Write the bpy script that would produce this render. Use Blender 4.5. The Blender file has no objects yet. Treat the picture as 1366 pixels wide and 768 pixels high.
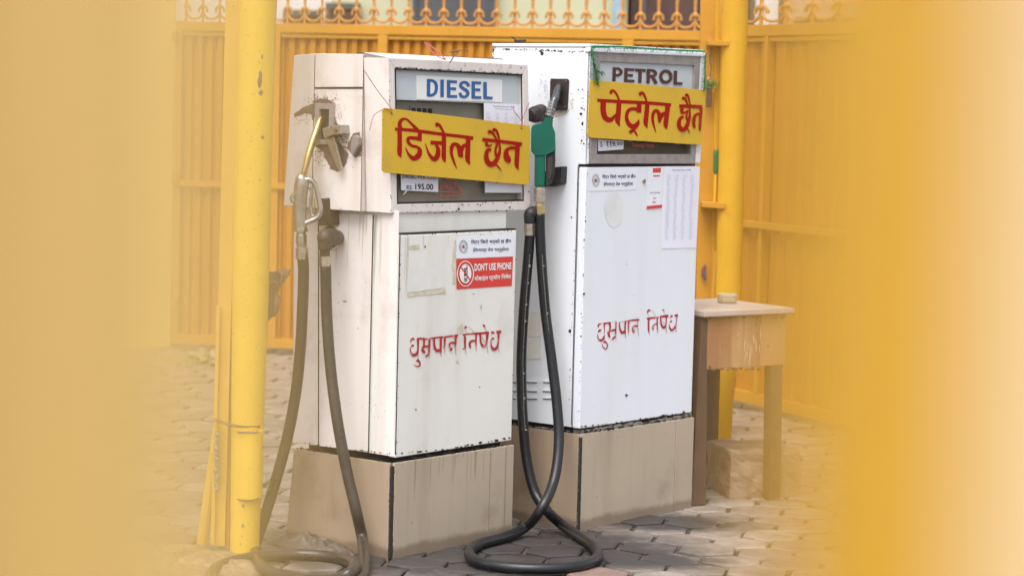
import bpy, bmesh, math, random
from mathutils import Vector, Matrix, noise as mnoise
random.seed(7)
S = bpy.context.scene
C = S.collection

# ------------------------------------------------------------ camera
FPX, CX, CY = 3166.0, 683.0, 384.0
PITCH, ROLL, CAMH = 0.0786, -0.0242, 1.6
_F = Vector((0, math.cos(PITCH), -math.sin(PITCH)))
_U0 = Vector((0, math.sin(PITCH), math.cos(PITCH)))
_R0 = Vector((1, 0, 0))
_c, _s = math.cos(ROLL), math.sin(ROLL)
_R = _R0 * _c - _U0 * _s
_U = _R0 * _s + _U0 * _c
CAM = Vector((0, 0, CAMH))
cd = bpy.data.cameras.new("camera")
cam = bpy.data.objects.new("camera", cd)
C.objects.link(cam)
cam.matrix_world = Matrix(((_R.x, _U.x, -_F.x, 0), (_R.y, _U.y, -_F.y, 0), (_R.z, _U.z, -_F.z, CAMH), (0, 0, 0, 1)))
cd.sensor_width = 36
cd.lens = FPX / 1366 * 36
cd.clip_start = 0.02
cd.clip_end = 500
cd.dof.use_dof = True
cd.dof.focus_distance = 8.65
cd.dof.aperture_fstop = cd.lens / 28.0        # a 28 mm wide pupil
S.camera = cam

# ------------------------------------------------------------ light
SUN_EL, SUN_AZ = math.radians(60), math.radians(200)
w = bpy.data.worlds.new("World"); S.world = w; w.use_nodes = True
nt = w.node_tree
sky = nt.nodes.new('ShaderNodeTexSky'); sky.sky_type = 'NISHITA'; sky.sun_disc = False
sky.sun_elevation = SUN_EL; sky.sun_rotation = SUN_AZ; sky.dust_density = 4; sky.air_density = 1
hs = nt.nodes.new('ShaderNodeHueSaturation'); hs.inputs['Saturation'].default_value = 0.30
nt.links.new(sky.outputs[0], hs.inputs['Color'])
nt.links.new(hs.outputs[0], nt.nodes['Background'].inputs['Color'])
nt.nodes['Background'].inputs['Strength'].default_value = 0.15
ld = bpy.data.lights.new("sun", 'SUN'); ld.energy = 1.2; ld.angle = math.radians(40); ld.color = (1, .975, .94)
sun = bpy.data.objects.new("sun", ld); C.objects.link(sun)
sd_ = Vector((math.sin(SUN_AZ) * math.cos(SUN_EL), math.cos(SUN_AZ) * math.cos(SUN_EL), math.sin(SUN_EL)))
sun.rotation_euler = sd_.to_track_quat('Z', 'Y').to_euler()
S.view_settings.view_transform = 'Standard'; S.view_settings.look = 'None'
S.view_settings.gamma = 1; S.view_settings.use_curve_mapping = False
S.view_settings.exposure = 0.90
S.cycles.use_denoising = True
S.cycles.max_bounces = 6

# ------------------------------------------------------------ pixel helpers (author-time tape measure)
def ray(px, py): return _F + _R * ((px - CX) / FPX) + _U * ((CY - py) / FPX)
def at(px, py, Y):
    r = ray(px, py); return CAM + r * (Y / r.y)
def gnd(px, py, z=0.0):
    r = ray(px, py); return CAM + r * ((z - CAMH) / r.z)
def pxm(Y): return Y / FPX       # metres per photo pixel at depth Y

class Fr:
    """a vertical reference frame: x along the front, y to the back, z up"""
    def __init__(s, X, Y, a):
        s.o = Vector((X, Y, 0)); s.a = a
        s.x = Vector((math.cos(a), math.sin(a), 0)); s.y = Vector((-math.sin(a), math.cos(a), 0))
    def W(s, x, y, z): return s.o + s.x * x + s.y * y + Vector((0, 0, z))
    def front(s, px, py, y0=0.0):
        r = ray(px, py); t = (s.y.dot(s.o) + y0 - s.y.dot(CAM)) / s.y.dot(r)
        p = CAM + r * t; return (s.x.dot(p - s.o), p.z)
    def side(s, px, py, x0=0.0):
        r = ray(px, py); t = (s.x.dot(s.o) + x0 - s.x.dot(CAM)) / s.x.dot(r)
        p = CAM + r * t; return (s.y.dot(p - s.o), p.z)

# ------------------------------------------------------------ materials
def N(nt, t, **k):
    n = nt.nodes.new(t)
    for a, b in k.items(): setattr(n, a, b)
    return n
def ramp(nt, fac, stops):
    r = N(nt, 'ShaderNodeValToRGB'); e = r.color_ramp.elements
    while len(e) < len(stops): e.new(0.5)
    for q, (p, c) in zip(e, stops):
        q.position = p; q.color = (c, c, c, 1) if not hasattr(c, '__len__') else (*c, 1)
    nt.links.new(fac, r.inputs[0]); return r.outputs[0]
def mixc(nt, f, a, b, mode='MIX'):
    m = N(nt, 'ShaderNodeMix', data_type='RGBA', blend_type=mode)
    for s, v in ((m.inputs[0], f), (m.inputs[6], a), (m.inputs[7], b)):
        if hasattr(v, 'is_linked'): nt.links.new(v, s)
        elif hasattr(v, '__len__'): s.default_value = (*v[:3], 1)
        else: s.default_value = v
    return m.outputs[2]
def noisetex(nt, scale, detail=5, rough=.55, vec=None, stretch=None, coord='Object'):
    tc = N(nt, 'ShaderNodeTexCoord'); v = vec or tc.outputs[coord]
    if stretch:
        mp = N(nt, 'ShaderNodeMapping'); mp.inputs['Scale'].default_value = stretch
        nt.links.new(v, mp.inputs[0]); v = mp.outputs[0]
    n = N(nt, 'ShaderNodeTexNoise'); n.inputs['Scale'].default_value = scale
    n.inputs['Detail'].default_value = detail; n.inputs['Roughness'].default_value = rough
    nt.links.new(v, n.inputs['Vector']); return n.outputs['Fac']
def pm(name, col, rough=.5, metal=0.0, var=None, dirt=None, streak=None, specks=None, patch=None, bump=None, perobj=0.0, spec=.5, splash=None):
    """var=(scale,amount)  dirt=(colour,scale,lo,hi)  streak=(colour,amount)  specks=(colour,scale,threshold)  patch=(colour,scale,thr)"""
    m = bpy.data.materials.new(name); m.use_nodes = True; t = m.node_tree
    b = t.nodes['Principled BSDF']; c = N(t, 'ShaderNodeRGB').outputs[0]; c.default_value = (*col, 1)
    if var:
        f = noisetex(t, var[0]); c = mixc(t, ramp(t, f, [(.3, 0.), (.7, 1.)]), c, tuple(x * (1 - var[1]) for x in col))
    if perobj:
        oi = N(t, 'ShaderNodeObjectInfo')
        h = N(t, 'ShaderNodeHueSaturation'); mr = N(t, 'ShaderNodeMapRange')
        mr.inputs[3].default_value = 1 - perobj; mr.inputs[4].default_value = 1 + perobj
        t.links.new(oi.outputs['Random'], mr.inputs[0]); t.links.new(mr.outputs[0], h.inputs['Value'])
        t.links.new(c, h.inputs['Color']); c = h.outputs[0]
    if patch:
        f = noisetex(t, patch[1], 3, .5); c = mixc(t, ramp(t, f, [(patch[2], 0.), (patch[2] + .02, 1.)]), c, patch[0])
    if streak:
        f = noisetex(t, 1.0, 4, .6, stretch=(9, 9, .7)); f2 = ramp(t, f, [(.5, 0.), (.85, streak[1])]); c = mixc(t, f2, c, streak[0])
    if dirt:
        f = noisetex(t, dirt[1], 7, .65); c = mixc(t, ramp(t, f, [(dirt[2], 0.), (dirt[3], dirt[4] if len(dirt) > 4 else 1.)]), c, dirt[0])
    if splash:
        tc = N(t, 'ShaderNodeTexCoord'); sx_ = N(t, 'ShaderNodeSeparateXYZ'); t.links.new(tc.outputs['Object'], sx_.inputs[0])
        nf = noisetex(t, 9, 6, .65); ma = N(t, 'ShaderNodeMath', operation='MULTIPLY_ADD'); ma.inputs[1].default_value = -.05
        t.links.new(nf, ma.inputs[0]); t.links.new(sx_.outputs['Z'], ma.inputs[2])
        c = mixc(t, ramp(t, ma.outputs[0], [(0.0, splash[1]), (.02, 0.)]), c, splash[0])
    if specks:
        f = noisetex(t, specks[1], 3, .6); c = mixc(t, ramp(t, f, [(specks[2], 0.), (specks[2] + .03, 1.)]), c, specks[0])
    t.links.new(c, b.inputs['Base Color'])
    b.inputs['Metallic'].default_value = metal; b.inputs['Specular IOR Level'].default_value = spec
    f = noisetex(t, 14, 4); mr = N(t, 'ShaderNodeMapRange'); mr.inputs[3].default_value = max(0, rough - .1); mr.inputs[4].default_value = min(1, rough + .12)
    t.links.new(f, mr.inputs[0]); t.links.new(mr.outputs[0], b.inputs['Roughness'])
    if bump:
        f = noisetex(t, bump[0], 6, .6); bp = N(t, 'ShaderNodeBump'); bp.inputs['Distance'].default_value = bump[1]
        bp.inputs['Strength'].default_value = bump[2] if len(bump) > 2 else .6
        t.links.new(f, bp.inputs['Height']); t.links.new(bp.outputs[0], b.inputs['Normal'])
    return m
M = {}
M['dwhite'] = pm('diesel_white_paint', (.76, .745, .70), .42, var=(3, .05), streak=((.52, .46, .36), .42), dirt=((.46, .40, .30), 3.5, .54, .82, .55), specks=((.10, .07, .05), 70, .745), bump=(18, .0015, .35))
M['dside'] = pm('diesel_white_haze_tint', (.78, .72, .69), .45, var=(3, .06), streak=((.45, .37, .30), .55), dirt=((.40, .31, .24), 4, .52, .80, .7), specks=((.10, .07, .05), 60, .73), bump=(18, .0015, .35))  # pump white with the pinkish haze of the blurred near bars painted in
M['dframe'] = pm('diesel_frame_paint', (.73, .67, .64), .45, var=(6, .08), streak=((.45, .36, .3), .4), dirt=((.22, .15, .11), 22, .60, .74, .8), specks=((.08, .05, .04), 60, .68), bump=(25, .0015, .5))
M['pwhite'] = pm('petrol_white_paint', (.76, .79, .84), .35, var=(2, .04), streak=((.62, .60, .56), .3), dirt=((.6, .55, .46), 4, .62, .9, .5), specks=((.10, .07, .05), 55, .76), bump=(12, .0012, .3))
M['chip'] = pm('bare_rusty_metal', (.055, .035, .025), .8, var=(60, .5))
M['rust'] = pm('brown_bare_patch', (.20, .13, .095), .7, var=(40, .35))
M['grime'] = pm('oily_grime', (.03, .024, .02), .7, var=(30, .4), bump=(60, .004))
M['black'] = pm('black_rubber', (.022, .022, .024), .5, var=(20, .4), dirt=((.12, .11, .10), 14, .55, .85, .6))
M['hose'] = pm('scuffed_black_hose', (.012, .012, .014), .38, var=(8, .3), dirt=((.14, .13, .12), 22, .60, .85, .5), bump=(60, .001))
M['hosed'] = pm('dusty_black_hose', (.045, .036, .030), .3, var=(8, .3), dirt=((.16, .13, .10), 22, .56, .85, .6), bump=(60, .001))
M['elbow'] = pm('dusty_rubber_elbow', (.05, .036, .03), .5, var=(20, .4))
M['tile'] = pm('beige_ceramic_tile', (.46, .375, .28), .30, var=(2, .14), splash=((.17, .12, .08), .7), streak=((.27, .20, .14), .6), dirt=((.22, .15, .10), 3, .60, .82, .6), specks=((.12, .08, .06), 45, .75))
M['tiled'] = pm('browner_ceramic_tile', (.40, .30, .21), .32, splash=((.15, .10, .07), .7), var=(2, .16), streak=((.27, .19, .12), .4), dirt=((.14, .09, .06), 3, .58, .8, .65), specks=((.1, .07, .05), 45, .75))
M['alu'] = pm('dull_aluminium_bezel', (.42, .37, .35), .45, .35, var=(30, .25), dirt=((.22, .15, .11), 12, .58, .75, .6))
M['cast'] = pm('worn_cast_aluminium', (.50, .47, .44), .32, .8, var=(40, .3), dirt=((.2, .14, .1), 30, .6, .75, .7), bump=(60, .001))
M['chrome'] = pm('dull_chrome', (.48, .48, .48), .25, .9, var=(50, .2))
M['dsteel'] = pm('sooty_steel', (.12, .12, .125), .35, .7, var=(40, .3))
M['brass'] = pm('brass_spout', (.62, .46, .20), .3, .85, var=(30, .25))
M['steel'] = pm('nickel_coupling', (.56, .49, .40), .3, .85, var=(50, .3))
M['dark'] = pm('dark_recess', (.02, .017, .015), .7)
M['holst'] = pm('dark_holster_plate', (.045, .032, .028), .5, var=(30, .4))
M['green'] = pm('green_nozzle_plastic', (.0, .105, .065), .32, var=(12, .25))
M['header'] = pm('pale_grey_header_glass', (.55, .60, .63), .15, var=(3, .08), dirt=((.25, .24, .22), 6, .64, .85, .5))
M['windowd'] = pm('grimy_window_backing', (.46, .42, .36), .35, var=(5, .35), dirt=((.10, .075, .055), 4, .52, .75, .7))
M['windowp'] = pm('brown_window_backing', (.19, .145, .105), .35, var=(5, .3), dirt=((.07, .05, .04), 4, .55, .75, .7))
M['plate'] = pm('white_plastic_plate', (.80, .80, .80), .3, var=(5, .03))
M['paper'] = pm('white_printed_paper', (.78, .78, .87), .6, var=(8, .03), bump=(10, .002, .3))
M['stick'] = pm('white_vinyl_sticker', (.78, .80, .86), .35, var=(8, .04))
M['sred'] = pm('red_vinyl_sticker', (.66, .055, .04), .35, var=(8, .1))
M['blue'] = pm('blue_lettering', (.03, .12, .34), .4, var=(20, .1))
M['brown'] = pm('brown_lettering', (.09, .025, .015), .4, var=(20, .15))
M['navy'] = pm('navy_print', (.02, .025, .09), .5)
M['ink'] = pm('black_print', (.02, .02, .02), .5)
M['faint'] = pm('faint_grey_print', (.60, .60, .72), .6)
M['redp'] = pm('red_sign_paint', (.37, .008, .003), .6, spec=.15, var=(25, .15))
M['redth'] = pm('thin_brushed_red_paint', (.45, .015, .015), .45, patch=((.58, .22, .21), 42, .62), var=(30, .2))
M['redfd'] = pm('faded_red_print', (.52, .11, .08), .5, var=(60, .3))
M['pinkth'] = pm('runny_pink_paint', (.62, .34, .33), .5, var=(40, .3))
M['sign'] = pm('yellow_sign_board', (.66, .42, .040), .55, spec=.2, var=(3, .12), streak=((.45, .27, .05), .35), dirt=((.30, .22, .10), 7, .60, .82, .6), specks=((.12, .09, .05), 40, .75))
M['gate'] = pm(spec=.25, name='orange_gate_paint', col=(.50, .215, .022), rough=.42, var=(2, .14), streak=((.34, .12, .015), .6), dirt=((.30, .12, .03), 5, .60, .8, .5), bump=(30, .001))
M['gatel'] = pm(spec=.25, name='gate_frame_paint', col=(.56, .27, .032), rough=.42, var=(3, .12), dirt=((.32, .13, .03), 8, .60, .8, .6), bump=(30, .001))
M['spear'] = pm('ochre_ironwork_paint', (.60, .27, .05), .45, var=(12, .2), dirt=((.15, .07, .03), 25, .58, .75, .7))
M['post'] = pm(spec=.25, name='yellow_gate_post_paint', col=(.68, .37, .025), rough=.4, var=(4, .15), patch=((.60, .27, .02), 3.2, .62), dirt=((.3, .12, .03), 14, .63, .8, .6), bump=(18, .002))
M['pole'] = pm(spec=.25, name='yellow_pole_paint', col=(.85, .56, .055), rough=.38, var=(4, .10), streak=((.72, .42, .05), .2), dirt=((.50, .30, .08), 9, .62, .8, .5), specks=((.16, .09, .06), 28, .715), bump=(20, .0018))
M['polew'] = pm(spec=.25, name='dull_yellow_channel_paint', col=(.74, .46, .07), rough=.45, var=(5, .15), dirt=((.40, .26, .10), 9, .58, .8, .6), specks=((.16, .09, .06), 28, .72), bump=(20, .0018))
M['bareg'] = pm('bare_grey_metal', (.28, .25, .23), .6, var=(20, .3))
M['wall'] = pm('yellow_painted_wall', (.84, .61, .20), .7, var=(1.5, .08))
M['nearp'] = pm('near_post_yellow_paint', (.69, .375, .030), .5, var=(4, .1))
M['nearb'] = pm('near_post_ochre_paint', (.64, .43, .135), .5, var=(4, .1))
M['neard'] = pm('near_post_darkened_ochre', (.38, .225, .058), .5, var=(4, .1))
M['nearc'] = pm('near_cream_paint', (.82, .62, .34), .6, var=(4, .05))
M['wood'] = pm('weathered_brown_wood', (.125, .07, .042), .6, var=(8, .3), streak=((.07, .04, .025), .8), dirt=((.34, .24, .17), 10, .6, .8, .6), bump=(30, .002))
M['ply'] = pm('worn_plywood', (.38, .18, .085), .5, var=(5, .2), streak=((.70, .48, .24), .9), dirt=((.26, .13, .06), 7, .55, .8, .8), bump=(14, .002))
M['plyl'] = pm('pale_plywood', (.50, .27, .12), .5, var=(5, .2), dirt=((.40, .2, .09), 7, .58, .8, .6))
M['top'] = pm('grey_laminate_table_top', (.55, .46, .40), .4, var=(6, .15), dirt=((.38, .27, .2), 8, .58, .8, .5))
M['conc'] = pm('dusty_concrete', (.30, .215, .155), .85, var=(8, .35), dirt=((.45, .34, .25), 14, .55, .8, .7), bump=(40, .006))
M['cem'] = pm('rough_cement', (.40, .28, .17), .7, var=(14, .4), dirt=((.62, .50, .34), 26, .56, .72, .8), bump=(30, .02, .9))
M['mort'] = pm('damp_grey_mortar', (.13, .105, .088), .45, var=(20, .5), dirt=((.34, .27, .21), 30, .56, .75, .7), bump=(50, .008, .8))
M['stone'] = pm('cream_stone_piece', (.52, .42, .28), .8, var=(30, .2), bump=(80, .003))
M['strp'] = pm('pink_string', (.40, .09, .12), .7)
M['strg'] = pm('green_plastic_twine', (.02, .22, .06), .6, var=(60, .4))
M['wire'] = pm('rusty_wire', (.13, .08, .06), .6)
M['rag'] = pm('brown_dusty_cloth', (.33, .20, .13), .85, var=(20, .3), bump=(60, .003))
M['bag'] = pm('crumpled_plastic_bag', (.42, .36, .20), .4, patch=((.16, .17, .09), 14, .52), var=(10, .3))
M['lock'] = pm('rusty_padlock', (.14, .07, .045), .6, .3, var=(30, .4))
M['tgreen'] = pm('clear_green_plastic', (.01, .14, .045), .2)
M['tyel'] = pm('yellow_tool_shaft', (.75, .42, .02), .4)
M['redball'] = pm('red_wrapper', (.22, .02, .03), .5, patch=((.08, .10, .22), 60, .50))
M['hcream'] = pm('pale_green_cream_plaster', (.56, .55, .36), .8, var=(1, .1))
M['hpink'] = pm('pale_pinkish_plaster', (.62, .42, .30), .8, var=(1, .1))
M['hwhite'] = pm('white_plaster', (.75, .73, .72), .8, var=(1, .05))
M['hbrown'] = pm('brown_shutter', (.10, .05, .035), .6, var=(3, .4))
M['hgrey'] = pm('dark_grey_shutter', (.09, .09, .095), .5, var=(2, .3))
M['hblue'] = pm('pale_blue_cloth', (.38, .52, .62), .8, var=(8, .3))
M['dirtg'] = pm('sandy_joint_dirt', (.075, .055, .04), .95, var=(6, .4), dirt=((.20, .14, .09), 5, .55, .75, .6), bump=(60, .01))

def glass(name):
    m = bpy.data.materials.new(name); m.use_nodes = True; t = m.node_tree; t.nodes.clear()
    o = N(t, 'ShaderNodeOutputMaterial'); mx = N(t, 'ShaderNodeMixShader'); tr = N(t, 'ShaderNodeBsdfTransparent'); gl = N(t, 'ShaderNodeBsdfGlossy')
    gl.inputs['Roughness'].default_value = .08; tr.inputs[0].default_value = (.9, .9, .88, 1)
    mx.inputs[0].default_value = .035; t.links.new(tr.outputs[0], mx.inputs[1]); t.links.new(gl.outputs[0], mx.inputs[2]); t.links.new(mx.outputs[0], o.inputs[0]); return m
M['glass'] = glass('dusty_clear_glass')

def paver_mat():
    m = bpy.data.materials.new('grey_concrete_paver'); m.use_nodes = True; t = m.node_tree; b = t.nodes['Principled BSDF']
    g = N(t, 'ShaderNodeNewGeometry'); P = g.outputs['Position']
    f = noisetex(t, 9, 6, .6, vec=P); c = mixc(t, ramp(t, f, [(.3, 0.), (.7, 1.)]), (.20, .168, .145), (.37, .315, .27))
    oi = N(t, 'ShaderNodeObjectInfo'); mr = N(t, 'ShaderNodeMapRange'); mr.inputs[3].default_value = .68; mr.inputs[4].default_value = 1.15
    h = N(t, 'ShaderNodeHueSaturation'); t.links.new(oi.outputs['Random'], mr.inputs[0]); t.links.new(mr.outputs[0], h.inputs['Value']); t.links.new(c, h.inputs['Color']); c = h.outputs[0]
    f2 = noisetex(t, 60, 4, .7, vec=P); c = mixc(t, ramp(t, f2, [(.35, .35), (.6, 0.)]), c, (.12, .10, .085))
    # drips and soaked oil round the pumps, deepened as painted contact shadow
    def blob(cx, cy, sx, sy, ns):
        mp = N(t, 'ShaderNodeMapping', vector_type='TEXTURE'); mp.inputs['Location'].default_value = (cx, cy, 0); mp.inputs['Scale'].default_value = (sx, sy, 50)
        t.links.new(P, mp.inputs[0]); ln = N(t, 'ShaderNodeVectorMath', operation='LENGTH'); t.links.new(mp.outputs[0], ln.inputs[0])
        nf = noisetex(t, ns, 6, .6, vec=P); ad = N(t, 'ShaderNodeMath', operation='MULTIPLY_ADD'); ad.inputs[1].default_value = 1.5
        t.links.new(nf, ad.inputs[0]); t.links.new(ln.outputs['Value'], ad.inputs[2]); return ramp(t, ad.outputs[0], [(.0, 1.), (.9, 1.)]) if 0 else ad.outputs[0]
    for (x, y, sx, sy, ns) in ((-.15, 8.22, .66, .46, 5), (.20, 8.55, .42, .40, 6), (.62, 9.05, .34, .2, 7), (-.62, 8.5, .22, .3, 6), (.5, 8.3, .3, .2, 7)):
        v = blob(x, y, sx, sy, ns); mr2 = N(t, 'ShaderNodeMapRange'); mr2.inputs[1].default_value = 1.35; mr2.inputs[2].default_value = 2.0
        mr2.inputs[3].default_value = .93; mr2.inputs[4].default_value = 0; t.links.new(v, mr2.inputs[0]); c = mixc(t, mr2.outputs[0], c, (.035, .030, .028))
    t.links.new(c, b.inputs['Base Color'])
    f3 = noisetex(t, 5, 4, .5, vec=P); r = ramp(t, f3, [(.35, .38), (.65, .8)]); t.links.new(r, b.inputs['Roughness'])
    bp = N(t, 'ShaderNodeBump'); bp.inputs['Distance'].default_value = .004; bp.inputs['Strength'].default_value = .7; t.links.new(f2, bp.inputs['Height']); t.links.new(bp.outputs[0], b.inputs['Normal'])
    return m
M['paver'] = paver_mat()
M['paverr'] = pm('reddish_concrete_paver', (.24, .155, .125), .8, var=(12, .25), bump=(60, .004))

# ------------------------------------------------------------ object helpers
WM = {}
def tag(o, label=None, cat=None, group=None, kind=None):
    if label: o['label'] = label
    if cat: o['category'] = cat
    if group: o['group'] = group
    if kind: o['kind'] = kind
    return o
def thing(name, label, cat, loc=(0, 0, 0), rz=0.0, group=None):
    o = bpy.data.objects.new(name, None); C.objects.link(o); o.empty_display_size = .1
    o.location = loc; o.rotation_euler = (0, 0, rz)
    WM[o] = Matrix.Translation(Vector(loc)) @ Matrix.Rotation(rz, 4, 'Z')
    return tag(o, label, cat, group)
def obj(name, V, F, mat, parent=None, smooth=False, bev=0.0, kind=None, label=None):
    """world-space vertices, stored relative to the parent"""
    Mx = WM.get(parent, Matrix.Identity(4)); inv = Mx.inverted()
    me = bpy.data.meshes.new(name)
    me.from_pydata([tuple(inv @ Vector(v)) for v in V], [], F)
    bm = bmesh.new(); bm.from_mesh(me)
    bmesh.ops.recalc_face_normals(bm, faces=bm.faces)
    if bev:
        ed = [e for e in bm.edges if len(e.link_faces) == 2 and e.calc_face_angle(0) > .5]
        bmesh.ops.bevel(bm, geom=ed, offset=bev, segments=2, profile=.6, affect='EDGES', clamp_overlap=True)
    bm.to_mesh(me); bm.free()
    if smooth:
        for p in me.polygons: p.use_smooth = len(p.vertices) <= 4
    me.materials.append(mat if not isinstance(mat, str) else M[mat])
    o = bpy.data.objects.new(name, me); C.objects.link(o)
    if parent is not None: o.parent = parent
    WM[o] = Mx
    if kind: o['kind'] = kind
    if label: o['label'] = label
    return o
def prism(A, B):
    n = len(A); V = list(A) + list(B)
    return V, [list(range(n)), list(range(2 * n - 1, n - 1, -1))] + [[i, (i + 1) % n, n + (i + 1) % n, n + i] for i in range(n)]
def merge(parts):
    V, F = [], []
    for v, f in parts:
        k = len(V); V += list(v); F += [[i + k for i in q] for q in f]
    return V, F
def fpoly(fr, pts, y0, th):
    q = [fr.front(px, py, y0) for px, py in pts]
    return prism([fr.W(x, y0, z) for x, z in q], [fr.W(x, y0 + th, z) for x, z in q])
def spoly(fr, pts, x0, th):
    q = [fr.side(px, py, x0) for px, py in pts]
    return prism([fr.W(x0, y, z) for y, z in q], [fr.W(x0 + th, y, z) for y, z in q])
def fbox(fr, x0, x1, y0, y1, z0, z1):
    return prism([fr.W(x0, y0, z0), fr.W(x1, y0, z0), fr.W(x1, y1, z0), fr.W(x0, y1, z0)], [fr.W(x0, y0, z1), fr.W(x1, y0, z1), fr.W(x1, y1, z1), fr.W(x0, y1, z1)])
def cat(P, n=8, closed=False):
    P = [Vector(p) for p in P]
    Q = [P[0] * 2 - P[1]] + P + [P[-1] * 2 - P[-2]]
    out = []
    for i in range(1, len(Q) - 2):
        a, b, c, d = Q[i - 1:i + 3]
        for k in range(n):
            t = k / n
            out.append(.5 * ((2 * b) + (c - a) * t + (2 * a - 5 * b + 4 * c - d) * t * t + (3 * b - a - 3 * c + d) * t ** 3))
    out.append(P[-1]); return out
def tube(P, r, n=12, sq=(1, 1), cap=True):
    """P world points; r radius or list"""
    P = [Vector(p) for p in P]; R_ = r if hasattr(r, '__len__') else [r] * len(P)
    t0 = (P[1] - P[0]).normalized(); up = Vector((0, 1, 0)) if abs(t0.y) < .9 else Vector((1, 0, 0))
    u = t0.cross(up).normalized(); V, F = [], []
    for i, p in enumerate(P):
        t = (P[min(i + 1, len(P) - 1)] - P[max(i - 1, 0)]).normalized()
        u = (u - t * u.dot(t)).normalized(); v = t.cross(u)
        for k in range(n):
            a = 2 * math.pi * k / n
            V.append(p + (u * math.cos(a) * sq[0] + v * math.sin(a) * sq[1]) * R_[i])
    for i in range(len(P) - 1):
        for k in range(n):
            F.append([i * n + k, i * n + (k + 1) % n, (i + 1) * n + (k + 1) % n, (i + 1) * n + k])
    if cap: F += [list(range(n))[::-1], [(len(P) - 1) * n + k for k in range(n)]]
    return V, F
def tpx(pts, n=12, sub=6, sq=(1, 1), curve=True):
    """pts = (px, py, depthY, radius_px)"""
    A = [(*at(x, y, Y), rp * pxm(Y)) for x, y, Y, rp in pts]
    if curve and len(A) > 2:
        from itertools import chain
        P = cat([a[:3] for a in A], sub); Rr = []
        for i in range(len(A) - 1):
            for k in range(sub): Rr.append(A[i][3] + (A[i + 1][3] - A[i][3]) * k / sub)
        Rr.append(A[-1][3])
    else: P = [Vector(a[:3]) for a in A]; Rr = [a[3] for a in A]
    return tube(P, Rr, n, sq)
def cyl(c, axis, r, h, n=20, r2=None):
    c = Vector(c); axis = Vector(axis).normalized()
    return tube([c, c + axis * h], [r, r if r2 is None else r2], n)
def flake(cx, cy, r, n=9, jag=.45, asp=1.0):
    return [(cx + math.cos(2 * math.pi * k / n) * r * asp * random.uniform(1 - jag, 1 + jag), cy + math.sin(2 * math.pi * k / n) * r * random.uniform(1 - jag, 1 + jag)) for k in range(n)]
def flakes(name, place, spots, parent, mat='chip', out=.0012):
    """place(px,py)->world point a hair in front of the surface; spots=(px,py,rpx,asp)"""
    V, F = [], []
    for (x, y, r, a) in spots:
        p = flake(x, y, r, 8, .4, a); k = len(V)
        V += [place(*q) for q in p]; F.append(list(range(k, k + 8)))
    return obj(name, V, F, mat, parent, kind='stuff')
def along(P, n, rlo, rhi, spread=1.0, asp=1.0, aspv=1.0):
    out = []
    L = [math.dist(P[i], P[i + 1]) for i in range(len(P) - 1)]
    for _ in range(n):
        i = random.choices(range(len(L)), L)[0]; t = random.random()
        x = P[i][0] + (P[i + 1][0] - P[i][0]) * t + random.gauss(0, spread); y = P[i][1] + (P[i + 1][1] - P[i][1]) * t + random.gauss(0, spread)
        out.append((x, y, random.uniform(rlo, rhi) * random.choice((.5, .7, 1)), asp))
    return out
def jag(poly, amp, sub=6):
    out = []
    for i in range(len(poly)):
        a, b = poly[i], poly[(i + 1) % len(poly)]
        for k in range(sub):
            t = k / sub
            out.append((a[0] + (b[0] - a[0]) * t + random.uniform(-amp, amp), a[1] + (b[1] - a[1]) * t + random.uniform(-amp, amp)))
    return out
def flat(name, place, pts, mat, parent, label=None):
    return obj(name, [place(*p) for p in pts], [list(range(len(pts)))], mat, parent, label=label)

# text on a surface: letters become a mesh laid into a quad of the surface
def text(name, s, quad, place, mat, parent, bold=0.0, kind=None):
    # short names, one mesh per printed line
    cu = bpy.data.curves.new(name, 'FONT'); cu.body = s; cu.offset = bold; cu.resolution_u = 3
    o = bpy.data.objects.new(name, cu); C.objects.link(o)
    dg = bpy.context.evaluated_depsgraph_get(); me = bpy.data.meshes.new_from_object(o.evaluated_get(dg))
    C.objects.unlink(o); bpy.data.objects.remove(o)
    xs = [v.co.x for v in me.vertices]; ys = [v.co.y for v in me.vertices]
    x0, x1, y0, y1 = min(xs), max(xs), min(ys), max(ys); TL, TR, BR, BL = quad; V = []
    for v in me.vertices:
        a = (v.co.x - x0) / (x1 - x0); b = (y1 - v.co.y) / (y1 - y0)
        px = (TL[0] * (1 - a) + TR[0] * a) * (1 - b) + (BL[0] * (1 - a) + BR[0] * a) * b
        py = (TL[1] * (1 - a) + TR[1] * a) * (1 - b) + (BL[1] * (1 - a) + BR[1] * a) * b
        V.append(place(px, py))
    F = [list(p.vertices) for p in me.polygons]
    return obj(name, V, F, mat, parent, kind=kind)
def strokes(name, SS, crop, place, mat, parent, sub=7, wk=.55, kind=None):
    """SS: brush strokes [(x,y,w)...] in units of crop=(ox,oy,scale)"""
    V, F = [], []; ox, oy, sc = crop
    for si, st in enumerate(SS):
        P = cat([(x, y, w_) for x, y, w_ in st], sub) if len(st) > 2 else [Vector(st[0]), Vector(st[1])]
        L = []; k0 = len(V)
        for i, p in enumerate(P):
            a = P[max(i - 1, 0)]; b = P[min(i + 1, len(P) - 1)]; t = Vector((b.x - a.x, b.y - a.y)); t = t.normalized() if t.length > 1e-6 else Vector((1, 0))
            nn = Vector((-t.y, t.x)) * max(p.z, 1) * wk
            L.append(((p.x + nn.x, p.y + nn.y), (p.x - nn.x, p.y - nn.y)))
        for l, r in L:
            V.append(place(ox + l[0] / sc, oy + l[1] / sc, si * .00012)); V.append(place(ox + r[0] / sc, oy + r[1] / sc, si * .00012))
        for i in range(len(L) - 1): F.append([k0 + 2 * i, k0 + 2 * i + 1, k0 + 2 * i + 3, k0 + 2 * i + 2])
    return obj(name, V, F, mat, parent, kind=kind)
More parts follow.
